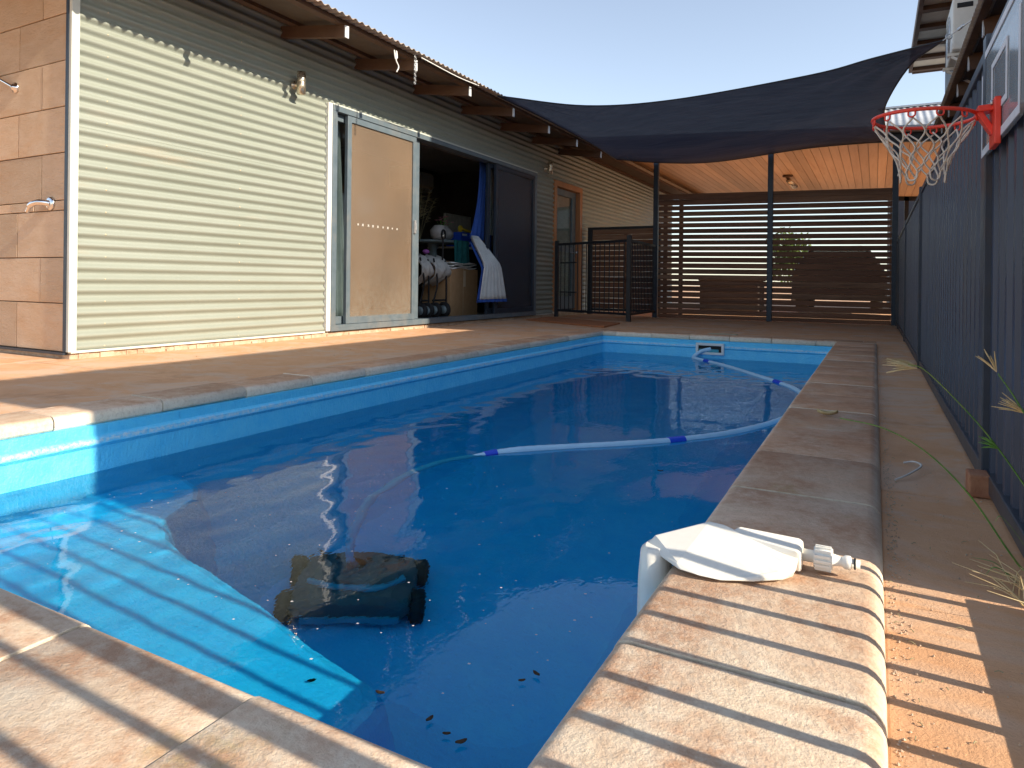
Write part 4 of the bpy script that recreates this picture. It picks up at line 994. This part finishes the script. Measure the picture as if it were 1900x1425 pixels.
leaf(-1.00,1.03,BZ+.006,.02,.8,M_leafd,'dark leaf lying on the sunlit pool bench','dark leaves floating in the near corner of the pool')
leaf(-.685,2.446,WZ+.004,.02,.3,M_leafd,'single dark leaf floating mid pool beyond the leveller',None)
leaf(-2.437,1.36,-.10,.045,1.45,M_leafo,'curled orange leaf stuck on the sunlit pool wall',None,.012)
leaf(-.15,2.74,.032,.07,.15,M_straw,'crumpled straw coloured leaf on the shaded coping',None,.012)
# floating specks: too many to count
sp = MB()
for k in range(170):
    x = rnd.uniform(-2.2,-.5); y = .9+abs(rnd.gauss(0,1.1)); s_ = rnd.uniform(.0012,.0028)
    if y > 6: continue
    sp.add([(x-s_,y-s_,WZ+.0018),(x+s_,y-s_*.6,WZ+.0018),(x+s_*.8,y+s_,WZ+.0018),(x-s_,y+s_*.7,WZ+.0018)], [(0,1,2,3)])
tag(sp.build('floating_specks', M_paper), 'tiny pale specks scattered on the pool water', 'debris', kind='stuff')
# grit and litter along the coping foot
gt = MB()
for k in range(1100):
    y = rnd.uniform(.5,6.6) if k % 3 else rnd.uniform(.6,2.2); x = .024+abs(rnd.gauss(0,.014)) if k % 9 else rnd.uniform(.03,.24); s_ = rnd.uniform(.0007,.0026)
    c = Vector((x,y,.001)); vs_ = [c+Vector((s_*math.cos(a)*rnd.uniform(.6,1.2), s_*math.sin(a)*rnd.uniform(.6,1.2), 0)) for a in (0,1.57,3.14,4.71)]+[c+Vector((0,0,s_*rnd.uniform(.6,1.4)))]
    gt.add(vs_, [(0,1,4),(1,2,4),(2,3,4),(3,0,4)])
tag(gt.build('path_grit', M_slab), 'brown grit and crumbs swept against the coping foot', 'grit', kind='stuff')
gt = MB()
for k in range(80):
    y = rnd.uniform(.6,6.6) if k % 2 else rnd.uniform(.6,1.9); x = .026+abs(rnd.gauss(0,.018)) if k % 3 else rnd.uniform(.03,.24); L = rnd.uniform(.004,.012); a = rnd.uniform(0,6.28)
    gt.tube([(x,y,.002),(x+L*math.cos(a)*.5,y+L*math.sin(a)*.5,.004),(x+L*math.cos(a),y+L*math.sin(a)*1.02,.0025)], .0007, 4)
tag(gt.build('dry_litter', M_pamp), 'dry stalk litter scattered along the narrow path', 'litter', kind='stuff')
tag(MB().tube(catmull([(.05,2.02,.004),(.08,2.06,.012),(.115,2.16,.016),(.10,2.22,.012),(.075,2.22,.006)],6),.0028,6).build('twist_tie', M_paper), 'curved pale twine scrap on the narrow path', 'twine')

fk = MB()
for k in range(150):
    x = rnd.uniform(-4.3,-2.75) if k % 2 else rnd.uniform(-2.7,.1); y = rnd.uniform(1.4,9.5) if k % 2 else rnd.uniform(6.85,10.2); s_ = rnd.uniform(.002,.007); a = rnd.uniform(0,6.28)
    d = Vector((math.cos(a),math.sin(a),0))*s_; q = Vector((-d.y,d.x,0))*.5; c = Vector((x,y,.0035)); fk.add([c-d,c+q,c+d+Vector((0,0,s_*.5)),c-q],[(0,1,2,3)])
tag(fk.build('deck_flecks', M_leafd), 'dark leaf flecks scattered over the far and left deck', 'litter', kind='stuff')
# windmill grass by the fence
gp = empty('windmill_grass', (.235,1.42,0), 'windmill grass with arching stems and spiky seed heads beside the fence', 'grass')
def stem(pts, r0=.0022, r1=.0009):
    c_ = catmull(pts, 8); n_ = len(c_); MB().tube(c_, [r0+(r1-r0)*i/n_ for i in range(n_)], 5).build('stem', M_green, gp); return c_
def head(p, d, n=9, L=.045, mat=M_straw, spread=.5):
    m = MB(); p = Vector(p); d = Vector(d).normalized(); a = d.orthogonal().normalized(); b = d.cross(a)
    for k in range(n):
        an = 6.28*k/n+rnd.uniform(-.3,.3); q = (d+(a*math.cos(an)+b*math.sin(an))*rnd.uniform(.15,spread)).normalized()*L*rnd.uniform(.75,1.15)
        m.tube([p, p+q*.5+Vector((0,0,.002)), p+q], [.0011,.0014,.0006], 5)
    m.build('seed_head', mat, gp)
stem([(.262,1.46,-.0),(.238,1.5,.0),(.214,1.5,.032),(.157,1.5,.12),(.089,1.5,.19),(.017,1.5,.228),(-.06,1.5,.24)])
s2 = stem([(.30,1.48,.0),(.275,1.56,.09),(.253,1.6,.128),(.21,1.6,.195),(.166,1.6,.253),(.093,1.6,.332),(.06,1.6,.345)])
head((.075,1.6,.338),(-1,0,.02),10,.055)
head((.213,1.6,.192),(-1,0,.35),7,.035,M_green)
s3 = stem([(.30,1.46,.05),(.26,1.48,.22),(.225,1.5,.30),(.197,1.5,.347)])
head((.195,1.5,.35),(-.55,0,.9),9,.040)
s4 = stem([(.32,1.45,.0),(.29,1.48,.2),(.25,1.5,.27),(.236,1.5,.281)])
head((.238,1.5,.279),(-1,0,.55),11,.045)
def blade(pts, wd):
    c_ = catmull(pts, 6); P = []
    for i, p in enumerate(c_):
        t = i/(len(c_)-1); ww = wd*(1-t)**.6*(.5+t if t < .5 else 1); P.append([p+Vector((0,-ww,0)), p+Vector((0,0,-ww*.4)), p+Vector((0,ww,0))])
    MB().grid(P).build('leaf', M_green, gp)
blade([(.235,1.40,-.0),(.205,1.40,.02),(.182,1.40,.03),(.168,1.40,.012)], .005); blade([(.25,1.40,.0),(.21,1.40,.012),(.185,1.41,.034),(.150,1.42,.034)], .004)
blade([(.25,1.42,.0),(.23,1.44,.06),(.20,1.46,.10),(.19,1.47,.085)], .004)
wisps = MB()
for k in range(26):
    b_ = Vector((.235+rnd.uniform(-.03,.02),1.32+rnd.uniform(-.06,.10),0)); d = Vector((rnd.uniform(-.08,.02),rnd.uniform(-.05,.05),rnd.uniform(.02,.07)))
    wisps.tube([b_, b_+d*.6, b_+d+Vector((d.x*.4,0,-.01))], [.0012,.001,.0004], 4)
stuff(wisps.build('wisps', M_straw, gp))
# dry seed head lying on the far path
ds = empty('dry_grass_tuft', (.19,5.0,.0), 'pale dry grass tuft lying against the fence foot on the path', 'grass')
m = MB()
for k in range(30):
    a = rnd.uniform(-.5,.5); L = rnd.uniform(.08,.19); p = Vector((.215,4.85,.03)); q = Vector((-L*math.cos(a), .45*L*math.sin(a)+.25*L*rnd.uniform(0,2), rnd.uniform(-.02,.03)))
    m.tube([p, p+q*.5+Vector((0,0,.015)), p+q], [.0015,.0015,.0008], 4)
m.build('stalks', M_straw, ds)

# ================================================================== TREES BEYOND
def tree(name, x, y, h, r, label, n=2600, seed=1, ls=.16):
    rr = random.Random(seed); o = empty(name, (x,y,0), label, 'tree', None)
    t = MB(); t.tube(catmull([(x,y,-.1),(x+.05,y,h*.3),(x-.05,y+.1,h*.62)],5), [.16-.008*i for i in range(11)], 8)
    cs = []
    for k in range(9):
        a = rr.uniform(0,6.28); q = Vector((x+r*.6*math.cos(a), y+r*.6*math.sin(a), h*rr.uniform(.45,.9))); cs.append((q, r*rr.uniform(.35,.6)))
        t.tube(catmull([(x,y,h*rr.uniform(.25,.5)), (Vector((x,y,h*.5))+q)/2+Vector((0,0,.1)), q],4), [.06-.004*i for i in range(9)], 6)
    t.build('trunk', M_bark, o); cr = MB()
    for k in range(n):
        c, s_ = rr.choice(cs); d = Vector((rr.gauss(0,1),rr.gauss(0,1),rr.gauss(0,.8))).normalized()*s_*rr.uniform(.35,1.1); p = c+d
        u_ = Vector((rr.uniform(-1,1),rr.uniform(-1,1),rr.uniform(-.8,.5))).normalized()*ls*rr.uniform(.6,1.2); v_ = u_.cross(Vector((rr.uniform(-1,1),rr.uniform(-1,1),1))).normalized()*ls*.3
        cr.add([p, p+u_*.5+v_, p+u_, p+u_*.5-v_], [(0,1,2,3)])
    cr.build('crown', M_fol, o)
tree('shrub_tree', -2.6, 27, 2.5, 1.1, 'bushy green tree glimpsed through the middle of the slat screen', 2600, 3)
